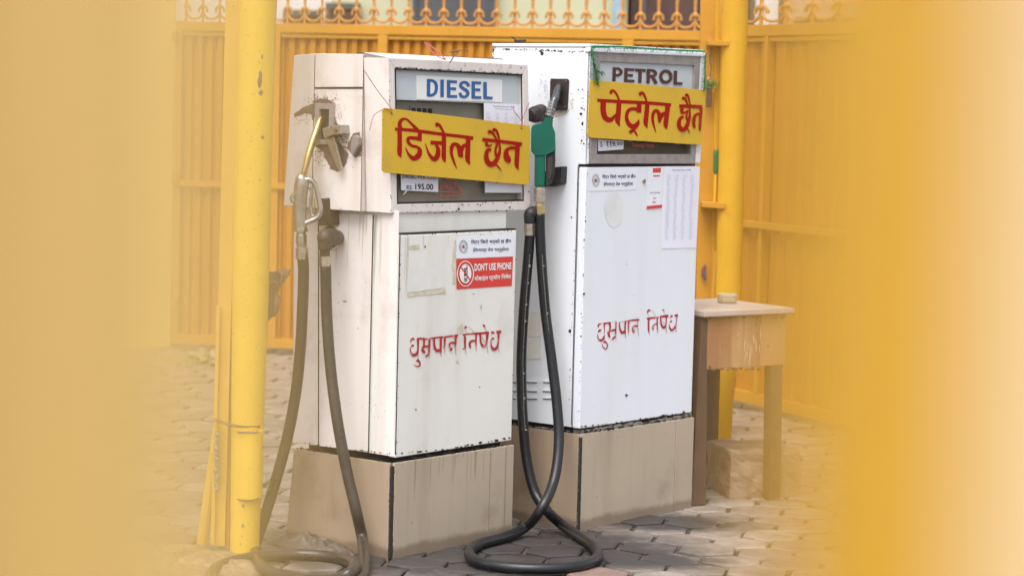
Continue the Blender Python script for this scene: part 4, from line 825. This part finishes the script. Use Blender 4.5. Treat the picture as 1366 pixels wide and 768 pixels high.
for a in ((401.5, 304, 309, 9.2), (401.8, 309, 313, 6.2), (402, 313, 325, 7.4), (402.5, 325, 330, 6.8), (403, 330.5, 345.5, 8.6)): nut(a[0], a[1], a[2], a[3], Yn, 'steel', h1)
nut(433.6, 332.5, 342, 6.8, 8.26, 'elbow', h1, 12); nut(434, 341.5, 355, 8.2, 8.262, 'steel', h1)
obj('spout', *tpx([(434, 150, 8.42, 4.3), (428, 158, 8.38, 4.6), (420, 180, 8.34, 4.9), (412, 205, 8.31, 4.7), (407, 225, 8.30, 4.4), (403, 240, 8.30, 4.4)], 14), 'brass', h1, smooth=True)
nz = obj('nozzle_body', *tpx([(405, 234, Yn, 5.5), (403, 238, Yn, 9), (402.5, 246, Yn, 10), (400.5, 262, Yn, 9.5), (399.6, 285, Yn, 9), (400.6, 303, Yn, 9), (400.8, 306, Yn, 8)], 16, sq=(1, .8)), 'cast', h1, smooth=True)
obj('nozzle_neck', *tpx([(395, 258, Yn, 4), (390, 263, Yn, 3.6), (392, 270, Yn, 4)], 8), 'cast', h1, smooth=True)
obj('hand_guard', *tpx([(405, 241, Yn, 5), (413, 239.5, Yn, 4), (420, 246, Yn, 3.6), (424.5, 262, Yn, 3.4), (427.5, 280, Yn, 3.8), (423.5, 290, Yn, 3.8), (411, 296, Yn, 3.6), (404, 299, Yn, 3.6)], 10, sq=(1, 1.3)), 'cast', h1, smooth=True)
obj('trigger', *tpx([(412, 248, Yn, 2.4), (416, 256, Yn, 2.2), (414.4, 268, Yn, 1.8), (415.6, 284, Yn, 2), (417.4, 289, Yn, 2.4)], 8), 'cast', h1, smooth=True)
obj('trigger_latch', *tpx([(419, 262, Yn, 1), (420, 274, Yn, 1), (418, 284, Yn, 1)], 6), 'brass', h1, smooth=True)

h2 = thing('fuel_hose', 'shiny black hose with green plastic nozzle hanging on the petrol pump', 'hose', gnd(712, 735), 0, 'hoses with nozzles on the pumps')
Yq = 8.80
path = [at(720, 285, Yq), at(720.5, 310, Yq), at(723, 360, Yq), at(728, 420, Yq), at(736, 480, Yq - .01), at(743, 540, Yq - .03), at(745.5, 590, Yq - .06), at(739, 640, Yq - .12), at(722, 678, Yq - .2)]
path += [gp(700, 703, .035), gp(672, 716, .022), gp(640, 725), gp(626, 736), gp(636, 748), gp(668, 755), gp(715, 758), gp(765, 755.5), gp(795, 745), gp(793, 730), gp(768, 712, .022), gp(748, 698, .03), at(729, 680, 8.74), at(713, 655, 8.78), at(702, 610, 8.80), at(697, 550, 8.80), at(695.5, 480, 8.80), at(699, 410, 8.80), at(704, 350, 8.80), at(707, 310, 8.80)]
obj('hose', *tube(cat(path, 9), 6.9 * pxm(8.8), 14), 'hose', h2, smooth=True)
# printed lettering on the hose wall, as pale dashes
def lerp(tab, y):
    for (a, xa_), (b, xb_) in zip(tab, tab[1:]):
        if a <= y <= b: return xa_ + (xb_ - xa_) * (y - a) / (b - a)
    return tab[-1][1]
mk_ = []
for tab, off in (([(310, 707), (350, 704), (410, 699), (480, 695.5), (550, 697), (600, 701)], 1.5), ([(310, 720.5), (360, 723), (420, 728), (480, 736), (540, 743), (575, 745)], 1.0)):
    y = 340.0
    while y < 572:
        ln = random.uniform(.8, 2.2); big = random.random() < .06; w_ = 2.6 if big else .9; x0_, x1_ = lerp(tab, y) + off, lerp(tab, y + ln * (2 if big else 1)) + off; y1_ = y + ln * (2 if big else 1)
        Ym = Yq - .0212; mk_.append(([at(x0_, y, Ym), at(x0_ + w_, y, Ym), at(x1_ + w_, y1_, Ym), at(x1_, y1_, Ym)], [[0, 1, 2, 3]])); y = y1_ + random.uniform(.5, 1.2)
obj('printed_marks', *merge(mk_), pm('worn_white_hose_print', (.30, .27, .22), .6, var=(200, .6)), h2, kind='stuff')
for a in ((719.6, 265, 274, 7.6), (719.4, 274.5, 283, 7.4), (719.8, 283, 287, 5.4)): nut(a[0], a[1] - 14 + 0, a[2] - 14, a[3], Yq, 'steel', h2, 12 if a[3] < 6 else 6)
nut(720, 273, 291, 6.8, Yq, 'brass', h2, 6); nut(706.4, 299, 314, 7.4, 8.79, 'steel', h2, 6); nut(707.4, 296, 300, 5.6, 8.79, 'steel', h2, 12)
obj('hose_elbow', *tpx([(718, 285, 8.86, 8), (710, 284, 8.80, 9), (706.5, 288, 8.79, 8), (706.5, 298, 8.79, 7.2)], 14), 'black', h2, smooth=True)
obj('spout', *tpx([(747, 113, 8.925, 4.4), (744.6, 119, 8.89, 4.9), (741, 131, 8.85, 5), (738.6, 136, 8.84, 5.2), (733, 158, 8.82, 5)], 14), 'dsteel', h2, smooth=True)
for k in range(5):
    t = k / 4; nut(737.6 - 4.4 * t, 136.4 + 3.9 * k, 139.2 + 3.9 * k, 5.6 + (.0 if k % 2 else .3), 8.84 - .02 * t, 'chrome', h2, 14, nm='spring_ring', x2=736.7 - 4.4 * t)
def gz(pts, th, Y, nm, m, bev, off=0):
    A = [at(x, y, Y + off) for x, y in pts]; B = [a + Vector((0, th, 0)) for a in A]
    return obj(nm, *prism(A, B), m, h2, bev=bev)
cg = lambda pts: [(690 + x / 6.4, 80 + y / 6.4) for x, y in pts]
nb2 = gz(cg([(235, 490), (290, 490), (305, 520), (302, 565), (325, 625), (328, 780)]) + [(741, 201), (727.5, 207), (713, 207.5), (708.5, 202), (708.6, 172), (710.5, 167.5)] + cg([(200, 545), (225, 520)]), .045, Yq - .02, 'nozzle_body', 'green', .008)
gz([(713.2, 205), (727.6, 205), (727, 249.5), (712.8, 249.5)], .034, Yq - .015, 'nozzle_grip', 'green', .008)
gz([(728, 207), (740.6, 200), (741, 216), (740, 232), (735, 246), (728, 249.5)], .022, Yq - .008, 'trigger_guard', 'black', .004)
gz([(731, 212), (737, 209), (737, 230), (733, 240), (731, 240)], .012, Yq - .016, 'trigger', 'holst', .002)
nut(719.6, 249.5, 252, 6, Yq, 'steel', h2, 16)

# ------------------------------------------------------------ yellow pole on the left
pb = gnd(326, 741); pc = thing('support_pole', 'bright yellow round pole with channel strips welded to it, left of the diesel pump', 'pole', pb)
Yp = pb.y + .06; rp = 24.5
def plx(y): return 343.5 + (y - 0) * (326 - 343.5) / 741
obj('round_pipe', *tube([at(plx(y_), y_, Yp) for y_ in range(-900, 761, 20)], [rp * (1.0 if y_ < 400 else 1 - .2 * (y_ - 400) / 341) * pxm(Yp) for y_ in range(-900, 761, 20)], 32), 'pole', pc, smooth=True)
def strip(x_top, x_bot, w_t, w_b, dy, nm, m, y0=-900, y1=741, th=.05, bev=.003):
    def X(y, a, b): return a + (b - a) * y / 741
    A = [at(X(y0, x_top, x_bot), y0, Yp + dy), at(X(y0, x_top + w_t, x_bot + w_b), y0, Yp + dy), at(X(y1, x_top + w_t, x_bot + w_b), y1, Yp + dy), at(X(y1, x_top, x_bot), y1, Yp + dy)]
    return obj(nm, *prism(A, [a + Vector((0, th, 0)) for a in A]), m, pc, bev=bev)
strip(301, 282.5, 20, 17, .00, 'channel', 'polew', y1=728)
strip(319, 300, 5, 6, .028, 'channel_web', 'polew', y1=738, th=.03)
strip(299, 280.5, 5, 5, -.02, 'channel_lip', 'polew', y0=408, y1=726, th=.03)
strip(364, 342, 5, 2, .05, 'rear_angle', 'polew', y1=738, th=.02)
def onseam(x, y): r_ = 17.8 * pxm(Yp); c_ = at(333.4 - (y - 573) * .012, y, Yp - .021); q_ = at(x, y, Yp - .021); d_ = max(-r_, min(r_, q_.x - c_.x)); return Vector((q_.x, c_.y - math.sqrt(max(0, r_ * r_ - d_ * d_)) - .001, q_.z))
obj('sleeve_plate', *tube([at(334, 573, Yp - .022), at(332.5, 663, Yp - .020)], [17.6 * pxm(Yp)] * 2, 24), 'pole', pc, bev=.001, smooth=False)
M['pedge'] = pm('brown_seam_and_edge_shade', (.20, .12, .04), .8, var=(60, .5))
obj('sleeve_edge_shade', *tube([onseam(x, y) for x, y in [(317, 574), (316.5, 600), (316, 640), (315.6, 660), (317, 663.6), (324, 664.6), (332, 664.6), (341, 663.4), (347, 662)]], .0017, 6), 'pedge', pc)  # dark tube stands in for the shadow at the sleeve's lower edge
obj('weld_line', *tube([onseam(x, 574 + random.uniform(-1, 1)) for x in range(318, 348, 2)], .0035, 6), 'bareg', pc)
obj('long_seam', *tube([at(plx(y) - 23.2 + (.0 if y < 400 else (y - 400) * .012), y, Yp - .012) for y in range(410, 735, 12)], .0028, 6), 'pedge', pc)
obj('weld_bead', *tube(cat([at(289 + random.uniform(-1.2, 1.2), y, Yp - .028) for y in range(574, 655, 5)], 2), [random.uniform(2.2, 4) * pxm(8.4) for _ in range(33)], 7), 'bareg', pc)
for dy_ in (0, 2.6): obj('wrapped_wire', *tube(cat([at(286, 558 + dy_, Yp - .03), at(304, 564.5 + dy_, Yp - .05), at(322, 568 + dy_ * .6, Yp - .078), at(340, 568.5, Yp - .06), at(350, 567.5 + dy_, Yp - .01)], 5), .0022, 6), 'wire', pc)
obj('diagonal_brace', *tpx([(289, 570, Yp + .05, 5), (270, 724, Yp + .08, 8)], 10, curve=False), 'polew', pc)
pcol = at(345, 300, Yp)
ax_ = Yp - rp * pxm(Yp) - .0006
def onpipe(px, py):
    r0 = rp * pxm(Yp) * (1.0 if py < 400 else 1 - .2 * (py - 400) / 341); c_ = at(plx(py), py, Yp); q = at(px, py, Yp); dx = q.x - c_.x; dx = max(-r0 * .98, min(r0 * .98, dx)); return Vector((q.x, c_.y - math.sqrt(r0 * r0 - dx * dx) - .0012, q.z))
flakes('rust_flakes', onpipe, [(352.5, 77, 4, .35), (350, 101, 6, .4), (349.5, 109, 7, .45), (349, 114, 4, .6), (351, 124, 3.4, 1), (353, 183, 2.2, 1), (349, 240, 1, 1), (312, 9, 1.6, .4), (337, 598, 2.2, .7), (338, 628, 1.2, .7)] + [(random.uniform(325, 353), random.uniform(10, 730), random.uniform(.2, .9), .7) for _ in range(130)], pc, 'rust')
M['pscuff'] = pm('pale_scuffed_yellow', (.74, .58, .20), .6)
flakes('scuffs', onpipe, [(random.uniform(324, 352), random.uniform(5, 735), random.uniform(.5, 2.2), random.choice((.25, .6))) for _ in range(70)], pc, 'pscuff')
flakes('bare_spots', onpipe, [(327, 671, 2.4, .8), (326, 697, 3.4, .6), (323, 722, 1.6, .6), (325, 711, 1.2, 1)], pc, 'bareg')
cm = gnd(236, 756); m2 = mound('cement_mound', (cm.x, cm.y), .27, .34, .045, 8.8, 'cem', rings=30, seg=90, rough=.5); tag(m2, 'crude pale cement mound at the foot of the yellow pole', 'mound')
# cloth caught behind the pole
rg = thing('hanging_cloth', 'crumpled brown cloth with a pointed corner sticking out behind the yellow pole', 'cloth', at(364, 430, Yp + .08))
YR = Yp + .09
def fold(pts, th, dy, nm):
    A = [at(x, y, YR + dy) for x, y in pts]; return obj(nm, *prism(A, [a + Vector((0, th, 0)) for a in A]), 'rag', rg, bev=.004)
fold([(345, 362), (364, 363), (371, 360), (378, 359), (387, 360), (386, 366), (379, 376), (374, 381), (371, 390), (368, 396), (345, 396)], .03, 0, 'upper_fold')
fold([(345, 392), (360, 393), (370, 393), (374, 399), (371, 415), (366, 423), (363, 423), (354, 432), (345, 434)], .035, -.01, 'lower_fold')
obj('curled_fold', *tpx([(360, 392, YR - .02, 2.4), (359, 382, YR - .02, 2.6), (362, 377, YR - .022, 2.4), (367, 376, YR - .022, 2.2), (370, 380, YR - .02, 1.8), (366, 384, YR - .02, 1.4)], 8), 'rag', rg, smooth=True)
obj('ridge_fold', *tpx([(369, 362, YR - .008, 2), (376, 366, YR - .012, 3), (374, 378, YR - .01, 2), (369, 392, YR - .008, 2), (368, 405, YR - .02, 3), (365, 420, YR - .02, 1.5)], 8), 'rag', rg, smooth=True)

# ------------------------------------------------------------ table
ta = math.atan2(.27, .375); TT = Fr(.765, 9.43, ta)
tb = thing('side_table', 'small worn wooden table with plywood box front beside the petrol pump', 'table', TT.o, ta)
def tbx(*a, m='wood', nm='leg', bev=.002, y=None): return obj(nm, *fbox(TT, *a), m, tb, bev=bev)
q0 = TT.front(941, 416)[0]; q1 = TT.front(1056, 410)[0]
tbx(q0 - .02, q1, -.02, .46, .762, .784, m='top', nm='table_top', bev=.003)
tbx(q0 - .021, q1 + .001, -.021, .461, .757, .763, m='wood', nm='top_edging')
xa, xb = TT.front(944, 440)[0], TT.front(1049, 440)[0]; zt, zb = TT.front(944, 422)[1], TT.front(944, 493)[1]
xm = TT.front(1015, 450)[0]
tbx(xa, xm - .001, 0, .012, zb, .757, m='ply', nm='apron_board'); tbx(xm + .001, xb, 0, .012, zb + .002, .757, m='plyl', nm='apron_board')
tbx(xa - .018, xa - .004, .02, .42, zb, .757, m='ply', nm='side_apron')
tbx(xb - .012, xb - .002, .02, .42, zb, .757, m='ply', nm='side_apron')
lw = .052
l0 = TT.front(922, 678)[0]
obj('leg', *prism([TT.W(l0, .0, 0), TT.W(l0 + .078, .0, 0), TT.W(l0 + .078, .045, 0), TT.W(l0, .045, 0)], [TT.W(xa - .030, .0, .757), TT.W(xa - .001, .0, .757), TT.W(xa - .001, .045, .757), TT.W(xa - .030, .045, .757)]), 'wood', tb, bev=.003)
r0 = TT.front(1020, 668)[0]
obj('leg', *prism([TT.W(r0, -.030, 0), TT.W(r0 + .062, -.030, 0), TT.W(r0 + .062, .012, 0), TT.W(r0, .012, 0)], [TT.W(xb - .07, .013, .757), TT.W(xb - .006, .013, .757), TT.W(xb - .006, .055, .757), TT.W(xb - .07, .055, .757)]), 'wood', tb, bev=.003)
tbx(xa - .02, xa + .03, .38, .43, 0, .757); tbx(xb - .06, xb - .02, .38, .43, 0, .757)
for x, y in ((947, 425), (947, 489), (1010, 424), (1044, 424), (1044, 488), (1005, 490)):
    a, z = TT.front(x, y); obj('nail', *cyl(TT.W(a, -.002, z), TT.y, .0035, .004, 8), 'chip', tb)
M['scr'] = pm('pale_wood_scratch', (.68, .50, .30), .6)
flakes('scratches', FP(TT, -.0012), [(random.gauss(1001, 7), random.uniform(450, 480), random.uniform(3, 9), .07) for _ in range(16)] + [(1015, 445, 14, .03)], tb, 'scr')
M['wst'] = pm('dark_wood_stain', (.20, .10, .05), .6)
flakes('stains', FP(TT, -.0010), along([(946, 492), (1044, 492)], 40, .5, 2, .8, 1.6) + along([(946, 423), (1048, 423)], 30, .4, 1.6, .8, 1.6) + [(random.uniform(948, 1044), random.uniform(426, 490), random.uniform(.3, 1.2), 1) for _ in range(30)], tb, 'wst')
so = gnd(970, 404, .784)
st_ = obj('stone_piece', *tube([so + Vector((0, 0, 0)), so + Vector((0, 0, .008)), so + Vector((0, 0, .034)), so + Vector((0, 0, .04))], [.036, .041, .042, .036], 12), 'stone', smooth=False, bev=.001); tag(st_, 'small round cream stone lying on the wooden table top', 'stone')
# concrete block under the table
bk = Fr(*gnd(973, 664)[:2], .22); 
q = bk
def block():
    bm = bmesh.new(); bmesh.ops.create_cube(bm, size=1); bmesh.ops.subdivide_edges(bm, edges=bm.edges, cuts=13, use_grid_fill=True)
    V = []
    for v in bm.verts:
        c_ = v.co * 2; n_ = c_.copy(); l = (abs(c_.x) ** 40 + abs(c_.y) ** 40 + abs(c_.z) ** 40) ** (1 / 40); c_ = c_ / l
        x = (c_.x + 1) / 2 * .31; y = (c_.y + 1) / 2 * .34; z = (c_.z + 1) / 2 * .200 - .008
        d = mnoise.noise(Vector((x * 14, y * 14, z * 14))) * .010 + mnoise.noise(Vector((x * 50, y * 50, z * 50))) * .004
        V.append(q.W(x + c_.x * d, y + c_.y * d, z + c_.z * d))
    F = [[v.index for v in f.verts] for f in bm.faces]; bm.free(); return V, F
bl = obj('concrete_block', *block(), 'conc', smooth=False); tag(bl, 'rough dusty concrete block standing on the paving under the table', 'block')

# ------------------------------------------------------------ gates behind
def gplane(pa, Ya, pb_, Yb):
    A = at(*pa, Ya); B = at(*pb_, Yb); return Fr(A.x, A.y, math.atan2(B.y - A.y, B.x - A.x))
GL = gplane((235, 300), 14.75, (940, 300), 14.15)
def scroll_mesh():
    """one strap-iron scroll filling the bay between two pickets"""
    h = [(-.028, 0, .046), (-.029, 0, .062), (-.036, 0, .077), (-.045, 0, .083), (-.0525, 0, .074), (-.0535, 0, .056), (-.047, 0, .032), (-.028, 0, .011), (0, 0, .005)]
    V, F = tube(cat(h + [(-x, y, z) for x, y, z in h[-2::-1]], 3), .0064, 6, sq=(1.2, 1.6)); me = bpy.data.meshes.new('scroll'); me.from_pydata([tuple(v) for v in V], [], F); me.materials.append(M['spear']); return me
def spear_mesh():
    V, F = tube([(0, 0, 0), (0, 0, .075), (0, 0, .085), (0, 0, .095), (0, 0, .11), (0, 0, .17), (0, 0, .30), (0, 0, .36)], [.008, .008, .013, .013, .008, .0105, .008, .001], 6)
    me = bpy.data.meshes.new('spear'); me.from_pydata([tuple(v) for v in V], [], F); me.materials.append(M['spear']); return me
SCR, SPR = scroll_mesh(), spear_mesh()
def gate(fr, xL, xR, zT, stiles, label, group, mid=None, pitch=.066, sp=.109, k=1.0):
    t = thing('metal_gate', label, 'gate', fr.o, fr.a, group)
    b = lambda x0, x1, y0, y1, z0, z1, nm, m='gatel': obj(nm, *fbox(fr, x0, x1, y0, y1, z0, z1), m, t, bev=.003)
    b(xL, xR, -.02, .03, zT - .06, zT, 'top_rail'); b(xL, xR, -.012, .02, zT - .088, zT - .066, 'second_rail')
    b(xL, xR, -.02, .03, .04, .10, 'bottom_rail')
    if mid: b(xL, xR, -.035, -.004, mid - .018, mid + .018, 'middle_rail')
    for s0, s1 in stiles: b(s0, s1, -.022, .028, .10, zT - .061, 'stile')
    # one pressed sheet, trapezoid ribs
    V, F = [], []; x = xL; prof_ = []
    while x < xR:
        prof_ += [(x, .008), (x + pitch * .50, .008), (x + pitch * .64, .030), (x + pitch * .84, .030)]; x += pitch
    n_ = len(prof_)
    V = [fr.W(a, y, .05) for a, y in prof_] + [fr.W(a, y, zT - .03) for a, y in prof_]
    for i in range(n_ - 1): F.append([i, i + 1, n_ + i + 1, n_ + i])
    obj('ribbed_sheet', V, F, 'gate', t)
    rp_ = []
    for _ in range(70):
        a_, z_ = random.uniform(xL, xR), random.choice((random.uniform(.12, zT - .1), random.uniform(.1, .4), zT - random.uniform(0, .09)))
        k_ = [(a_ + random.uniform(-.5, .5) * .02, z_ + random.uniform(-1, 1) * .03) for _i in range(3)]
        yy_ = -.0225 if z_ > zT - .06 else -.0005
        rp_.append(([fr.W(k_[0][0], yy_, k_[0][1]), fr.W(k_[1][0] + .012, yy_, k_[1][1]), fr.W(k_[2][0], yy_, k_[2][1] + .014)], [[0, 1, 2]]))
    obj('rust_marks', *merge(rp_), 'spear', t, kind='stuff')
    x = xL + .06
    while x < xR - .02:
        for me, nm, dx_ in ((SPR, 'spear', 0), (SCR, 'scroll', sp / 2)):
            o = bpy.data.objects.new(nm, me); C.objects.link(o); o.parent = t; o.location = (x + dx_, 0, zT + (.011 if dx_ else 0)); o.scale = (sp / .109, 1, 1) if dx_ else (k, 1, 1)
        x += sp
    return t
def gx(px, py=200): return GL.front(px, py)[0]
zT = GL.front(510, 33.5)[1]
g1 = gate(GL, gx(232), gx(944), zT, [(gx(232), gx(241)), (gx(362), gx(372)), (gx(502), gx(515)), (gx(827), gx(842))], 'closed orange ribbed gate with iron scrolls on top behind the pumps', 'orange sheet metal gates', mid=GL.front(270, 245)[1])
for yy in (50, 238, 405): obj('hinge', *tube([at(232, yy - 7, 14.7), at(232, yy + 7, 14.7)], 4.5 * pxm(14.7), 10), 'gatel', g1)
pA, pB = gnd(975, 541.5), gnd(1134, 580); GR = Fr(pA.x, pA.y, math.atan2(pB.y - pA.y, pB.x - pA.x))
zT2 = GR.front(1000, 34)[1]; wR = GR.front(1260, 300)[0]
zm = GR.front(986, 297)[1]
g2 = gate(GR, -.12, wR, zT2, [(GR.front(983, 200)[0] - .03, GR.front(983, 200)[0] + .02), (GR.front(1020, 200)[0], GR.front(1024, 200)[0] + .004)], 'orange ribbed gate leaf swung toward the road right of the gate post', 'orange sheet metal gates', mid=zm, pitch=17.5 * 12.2 / FPX / math.cos(GR.a), sp=27.6 * 12.3 / FPX / math.cos(GR.a), k=.95 / math.cos(GR.a))
# gate post and stile
gb = gnd(968, 586); gpn = thing('gate_post', 'thick yellow gate post standing behind the wooden table', 'post', gb)
Yg = gb.y + .05
obj('post_shaft', *tube([at(1003, -400, Yg), at(981, 0, Yg), at(972, 395, Yg), at(961, 590, Yg)], [17.6 * pxm(Yg)] * 3 + [14 * pxm(Yg)], 24), 'post', gpn, smooth=True)
sh_ = thing('latch_stile', 'flat orange stile with a drop bolt left of the yellow gate post', 'stile', gnd(955, 570))
Ys = Yg + .09
def sbox(pts, dy, th, nm, m, par=sh_, bev=.002):
    A = [at(x, y, Ys + dy) for x, y in pts]; return obj(nm, *prism(A, [a + Vector((0, th, 0)) for a in A]), m, par, bev=bev)
sbox([(938, -200), (966, -200), (957, 590), (926, 590)], 0, .04, 'stile_bar', 'gatel')
sbox([(957, -200), (964.5, -200), (956, 400), (950, 400)], -.02, .02, 'stile_fold', 'post')
obj('bolt_rod', *tpx([(963, -40, Ys - .05, 2.2), (962, 80, Ys - .05, 2.2), (957, 300, Ys - .05, 2.2), (954, 402, Ys - .05, 2.6)], 8, curve=False), 'gate', sh_, smooth=True)
obj('bolt_sleeve', *tpx([(956, 345 - 10, Ys - .05, 4.2), (952, 402, Ys - .05, 4.2)], 8, curve=False), 'gatel', sh_)
sbox([(945, 54), (973, 55), (973, 61.5), (945, 60.5)], -.15, .14, 'bolt_bracket', 'gatel'); sbox([(937, 270), (969, 271.5), (969, 278.5), (937, 276.5)], -.15, .14, 'bolt_bracket', 'gatel')
plk = thing('padlock', 'rusty padlock with green twine hanging on the gate stile above the petrol pump sign', 'padlock', at(946, 143, Ys - .07))
Yk = Ys - .06
A = [at(x, y, Yk) for x, y in [(942.5, 118), (950, 118), (949.6, 143), (942, 143)]]; obj('lock_body', *prism(A, [a + Vector((0, .02, 0)) for a in A]), 'lock', plk, bev=.003)
obj('shackle', *tpx([(943.6, 119, Yk + .01, 1), (943.6, 108, Yk + .01, 1), (946.6, 104, Yk + .01, 1), (949.4, 108, Yk + .01, 1), (949.4, 119, Yk + .01, 1)], 6), 'steel', plk, smooth=True)
fz_ = []
for _ in range(70):
    x, y = random.gauss(947, 5), random.gauss(113, 3); pts_ = [(x, y)]
    for _k in range(3): pts_.append((pts_[-1][0] + random.gauss(.6, 2), pts_[-1][1] + random.gauss(.2, 1.6)))
    fz_.append(tube([at(a, b, Yk - .01 + random.random() * .02) for a, b in pts_], .0011, 3))
obj('twine_tuft', *merge(fz_), 'strg', plk, kind='stuff')
obj('thin_chain', *tpx([(947, 104, Yk, .6), (949, 90, Yk, .6), (947, 78, Yk, .6), (950, 62, Yk, .6)], 5), 'wire', plk)
tl = thing('screwdriver', 'green handled screwdriver with yellow shaft stuck upright in the gate bolt', 'tool', at(955, 272, Ys - .08))
obj('handle', *tpx([(955.6, 200, Ys - .08, 3.2), (955.4, 206, Ys - .08, 3.9), (955, 226, Ys - .08, 3.6), (954.8, 232, Ys - .08, 2.4)], 10), 'tgreen', tl, smooth=True)
obj('shaft', *tpx([(954.8, 231, Ys - .08, 1.7), (954, 255, Ys - .08, 1.6), (953.4, 272, Ys - .08, 1.2)], 8), 'tyel', tl, smooth=True)
wr = obj('candy_wrapper', *tpx([(941, 353, Ys - .02, 1.6), (938.6, 360, Ys - .02, 2.6), (939, 368, Ys - .02, 2.8), (941.5, 373, Ys - .02, 1.4)], 7), 'redball'); tag(wr, 'crumpled red and blue wrapper tucked behind the gate bolt rod', 'wrapper')
# yellow wall on far left, bag
WL = gplane((-400, 300), 14.4, (226, 300), 14.9)
wa = obj('painted_wall', *fbox(WL, 0, WL.front(229, 300)[0], 0, .2, -.03, 4.2), 'wall', bev=.01); tag(wa, 'plain yellow painted wall left of the orange gate', 'wall')
# crumpled plastic bag
bc = gnd(272, 488); V, F = [], []
bm = bmesh.new(); bmesh.ops.create_icosphere(bm, subdivisions=4, radius=1)
for v in bm.verts:
    n_ = 1 + .35 * mnoise.noise(v.co * 2.3) + .22 * mnoise.noise(v.co * 6); V.append(Vector((bc.x + v.co.x * .11 * n_, bc.y + .1 + v.co.y * .1 * n_, max(-.004, .035 + v.co.z * .055 * n_))))
F = [[v.index for v in f.verts] for f in bm.faces]; bm.free()
bg = obj('plastic_bag', V, F, 'bag'); tag(bg, 'crumpled pale and green plastic bag on the ground by the gate foot', 'bag')
rb = gnd(215, 484); m3 = mound('rubble_heap', (rb.x, rb.y + .1), .22, .12, .035, 5.5, 'cem', rings=10, seg=30); tag(m3, 'low heap of pale rubble left of the plastic bag', 'rubble')
# bent wire and pink string on the diesel pump top
w1 = obj('bent_wire', *tpx([(600, 84, 8.35, .8), (606, 75, 8.4, .8), (612, 69, 8.42, .8), (600, 70, 8.42, .8), (611, 68, 8.42, .7), (622, 66.5, 8.42, .7), (624, 70, 8.42, .7)], 6), 'wire'); tag(w1, 'bent rusty wire standing on top of the diesel pump', 'wire')
w2 = obj('string_loop', *merge([tpx([(594, 79, 8.35, .9), (582, 67, 8.38, .8), (569, 58, 8.4, .8), (566, 57, 8.4, .8)], 6), tpx([(594, 80, 8.35, .8), (580, 73, 8.38, .7), (566, 57, 8.4, .7)], 6)]), 'strp'); tag(w2, 'loop of pink string lying on top of the diesel pump', 'string')
w3 = obj('wire_scrap', *merge([tpx([(686, 55, 9.25, 1.8), (694, 55.5, 9.25, 2.2), (702, 54.5, 9.25, 1.6)], 6), tpx([(690, 56, 9.25, 1.2), (684, 50, 9.25, .8), (682, 49, 9.25, .6)], 5)]), 'black'); tag(w3, 'scrap of black wire lying on top of the petrol pump', 'wire')

# ------------------------------------------------------------ houses beyond the gate
HF = Fr(-4.5, 20.0, 0)
def hX(px): return HF.front(px, 12)[0]
hs1 = thing('house', 'pale plastered house with shuttered windows seen above the orange gate', 'house', HF.o, 0)
obj('wall', *fbox(HF, hX(440), hX(838), .1, 3, -.03, 6), 'hcream', hs1)
obj('wall', *fbox(HF, hX(150), hX(438), .3, 3, -.03, 6), 'hwhite', hs1)
def win(a, b, z0, z1, m, par, y=.02):
    o = obj('window', *fbox(HF, hX(a), hX(b), y, y + .06, z0, z1), m, par)
    obj('frame', *merge([fbox(HF, hX(a) - .04, hX(a), y - .02, y + .06, z0, z1), fbox(HF, hX(b), hX(b) + .04, y - .02, y + .06, z0, z1), fbox(HF, hX(a) - .04, hX(b) + .04, y - .02, y + .06, z1, z1 + .05)]), 'hgrey', o)
win(556, 654, 1.0, 3.4, 'hgrey', hs1); win(380, 420, 1.0, 2.27, 'hbrown', hs1, .2); win(440, 474, 1.0, 2.33, 'hbrown', hs1, .02)
cl = obj('hanging_cloth', *fbox(HF, hX(818), hX(832), -.05, 0, 1.4, 2.9), 'hblue'); tag(cl, 'pale blue cloth hanging on the house wall above the gate', 'cloth')
hs2 = thing('house', 'dark brown shuttered house front above the gate left of the gate post', 'house', HF.W(hX(900), 0, 0), 0)
obj('wall', *fbox(HF, hX(842), hX(1000), .12, 3, -.03, 6), 'hbrown', hs2); win(862, 925, 1, 3.2, 'hbrown', hs2, .03)
hs3 = thing('house', 'pale pinkish house seen above the gate leaf right of the gate post', 'house', HF.W(hX(1100), 0, 0), 0)
obj('wall', *fbox(HF, hX(1002), hX(1420), .1, 3, -.03, 6), 'hpink', hs3)
win(1008, 1040, 1, 3.2, 'hwhite', hs3)
win(1070, 1150, 1, 2.30, 'hpink', hs3)

# ------------------------------------------------------------ the near gate bars the photograph was taken between (far out of focus)
def near(name, label, x0, x1, y0, y1, m):
    o = obj(name, [(x0, y0, 0), (x1, y0, 0), (x1, y1, 0), (x0, y1, 0), (x0, y0, 2.3), (x1, y0, 2.3), (x1, y1, 2.3), (x0, y1, 2.3)], [[0, 3, 2, 1], [4, 5, 6, 7], [0, 1, 5, 4], [1, 2, 6, 5], [2, 3, 7, 6], [3, 0, 4, 7]], m, bev=.004)
    return tag(o, label, 'gate bar', 'gate bars beside the camera')
near('gate_bar', 'out of focus ochre yellow gate bar at the left edge of the photo', -.0395, -.0233, .181, .221, 'nearb')
near('gate_bar', 'out of focus added darker bar that makes the falloff at the extreme left of the photo', -.085, -.0399, .181, .23, 'neard')  # bar added to darken the blur towards the left edge
near('gate_bar', 'out of focus bright yellow gate bar near the right edge of the photo', .0368, .0615, .306, .34, 'nearp')
near('gate_bar', 'out of focus cream bar at the far right edge of the photo', .0620, .12, .306, .35, 'nearc')
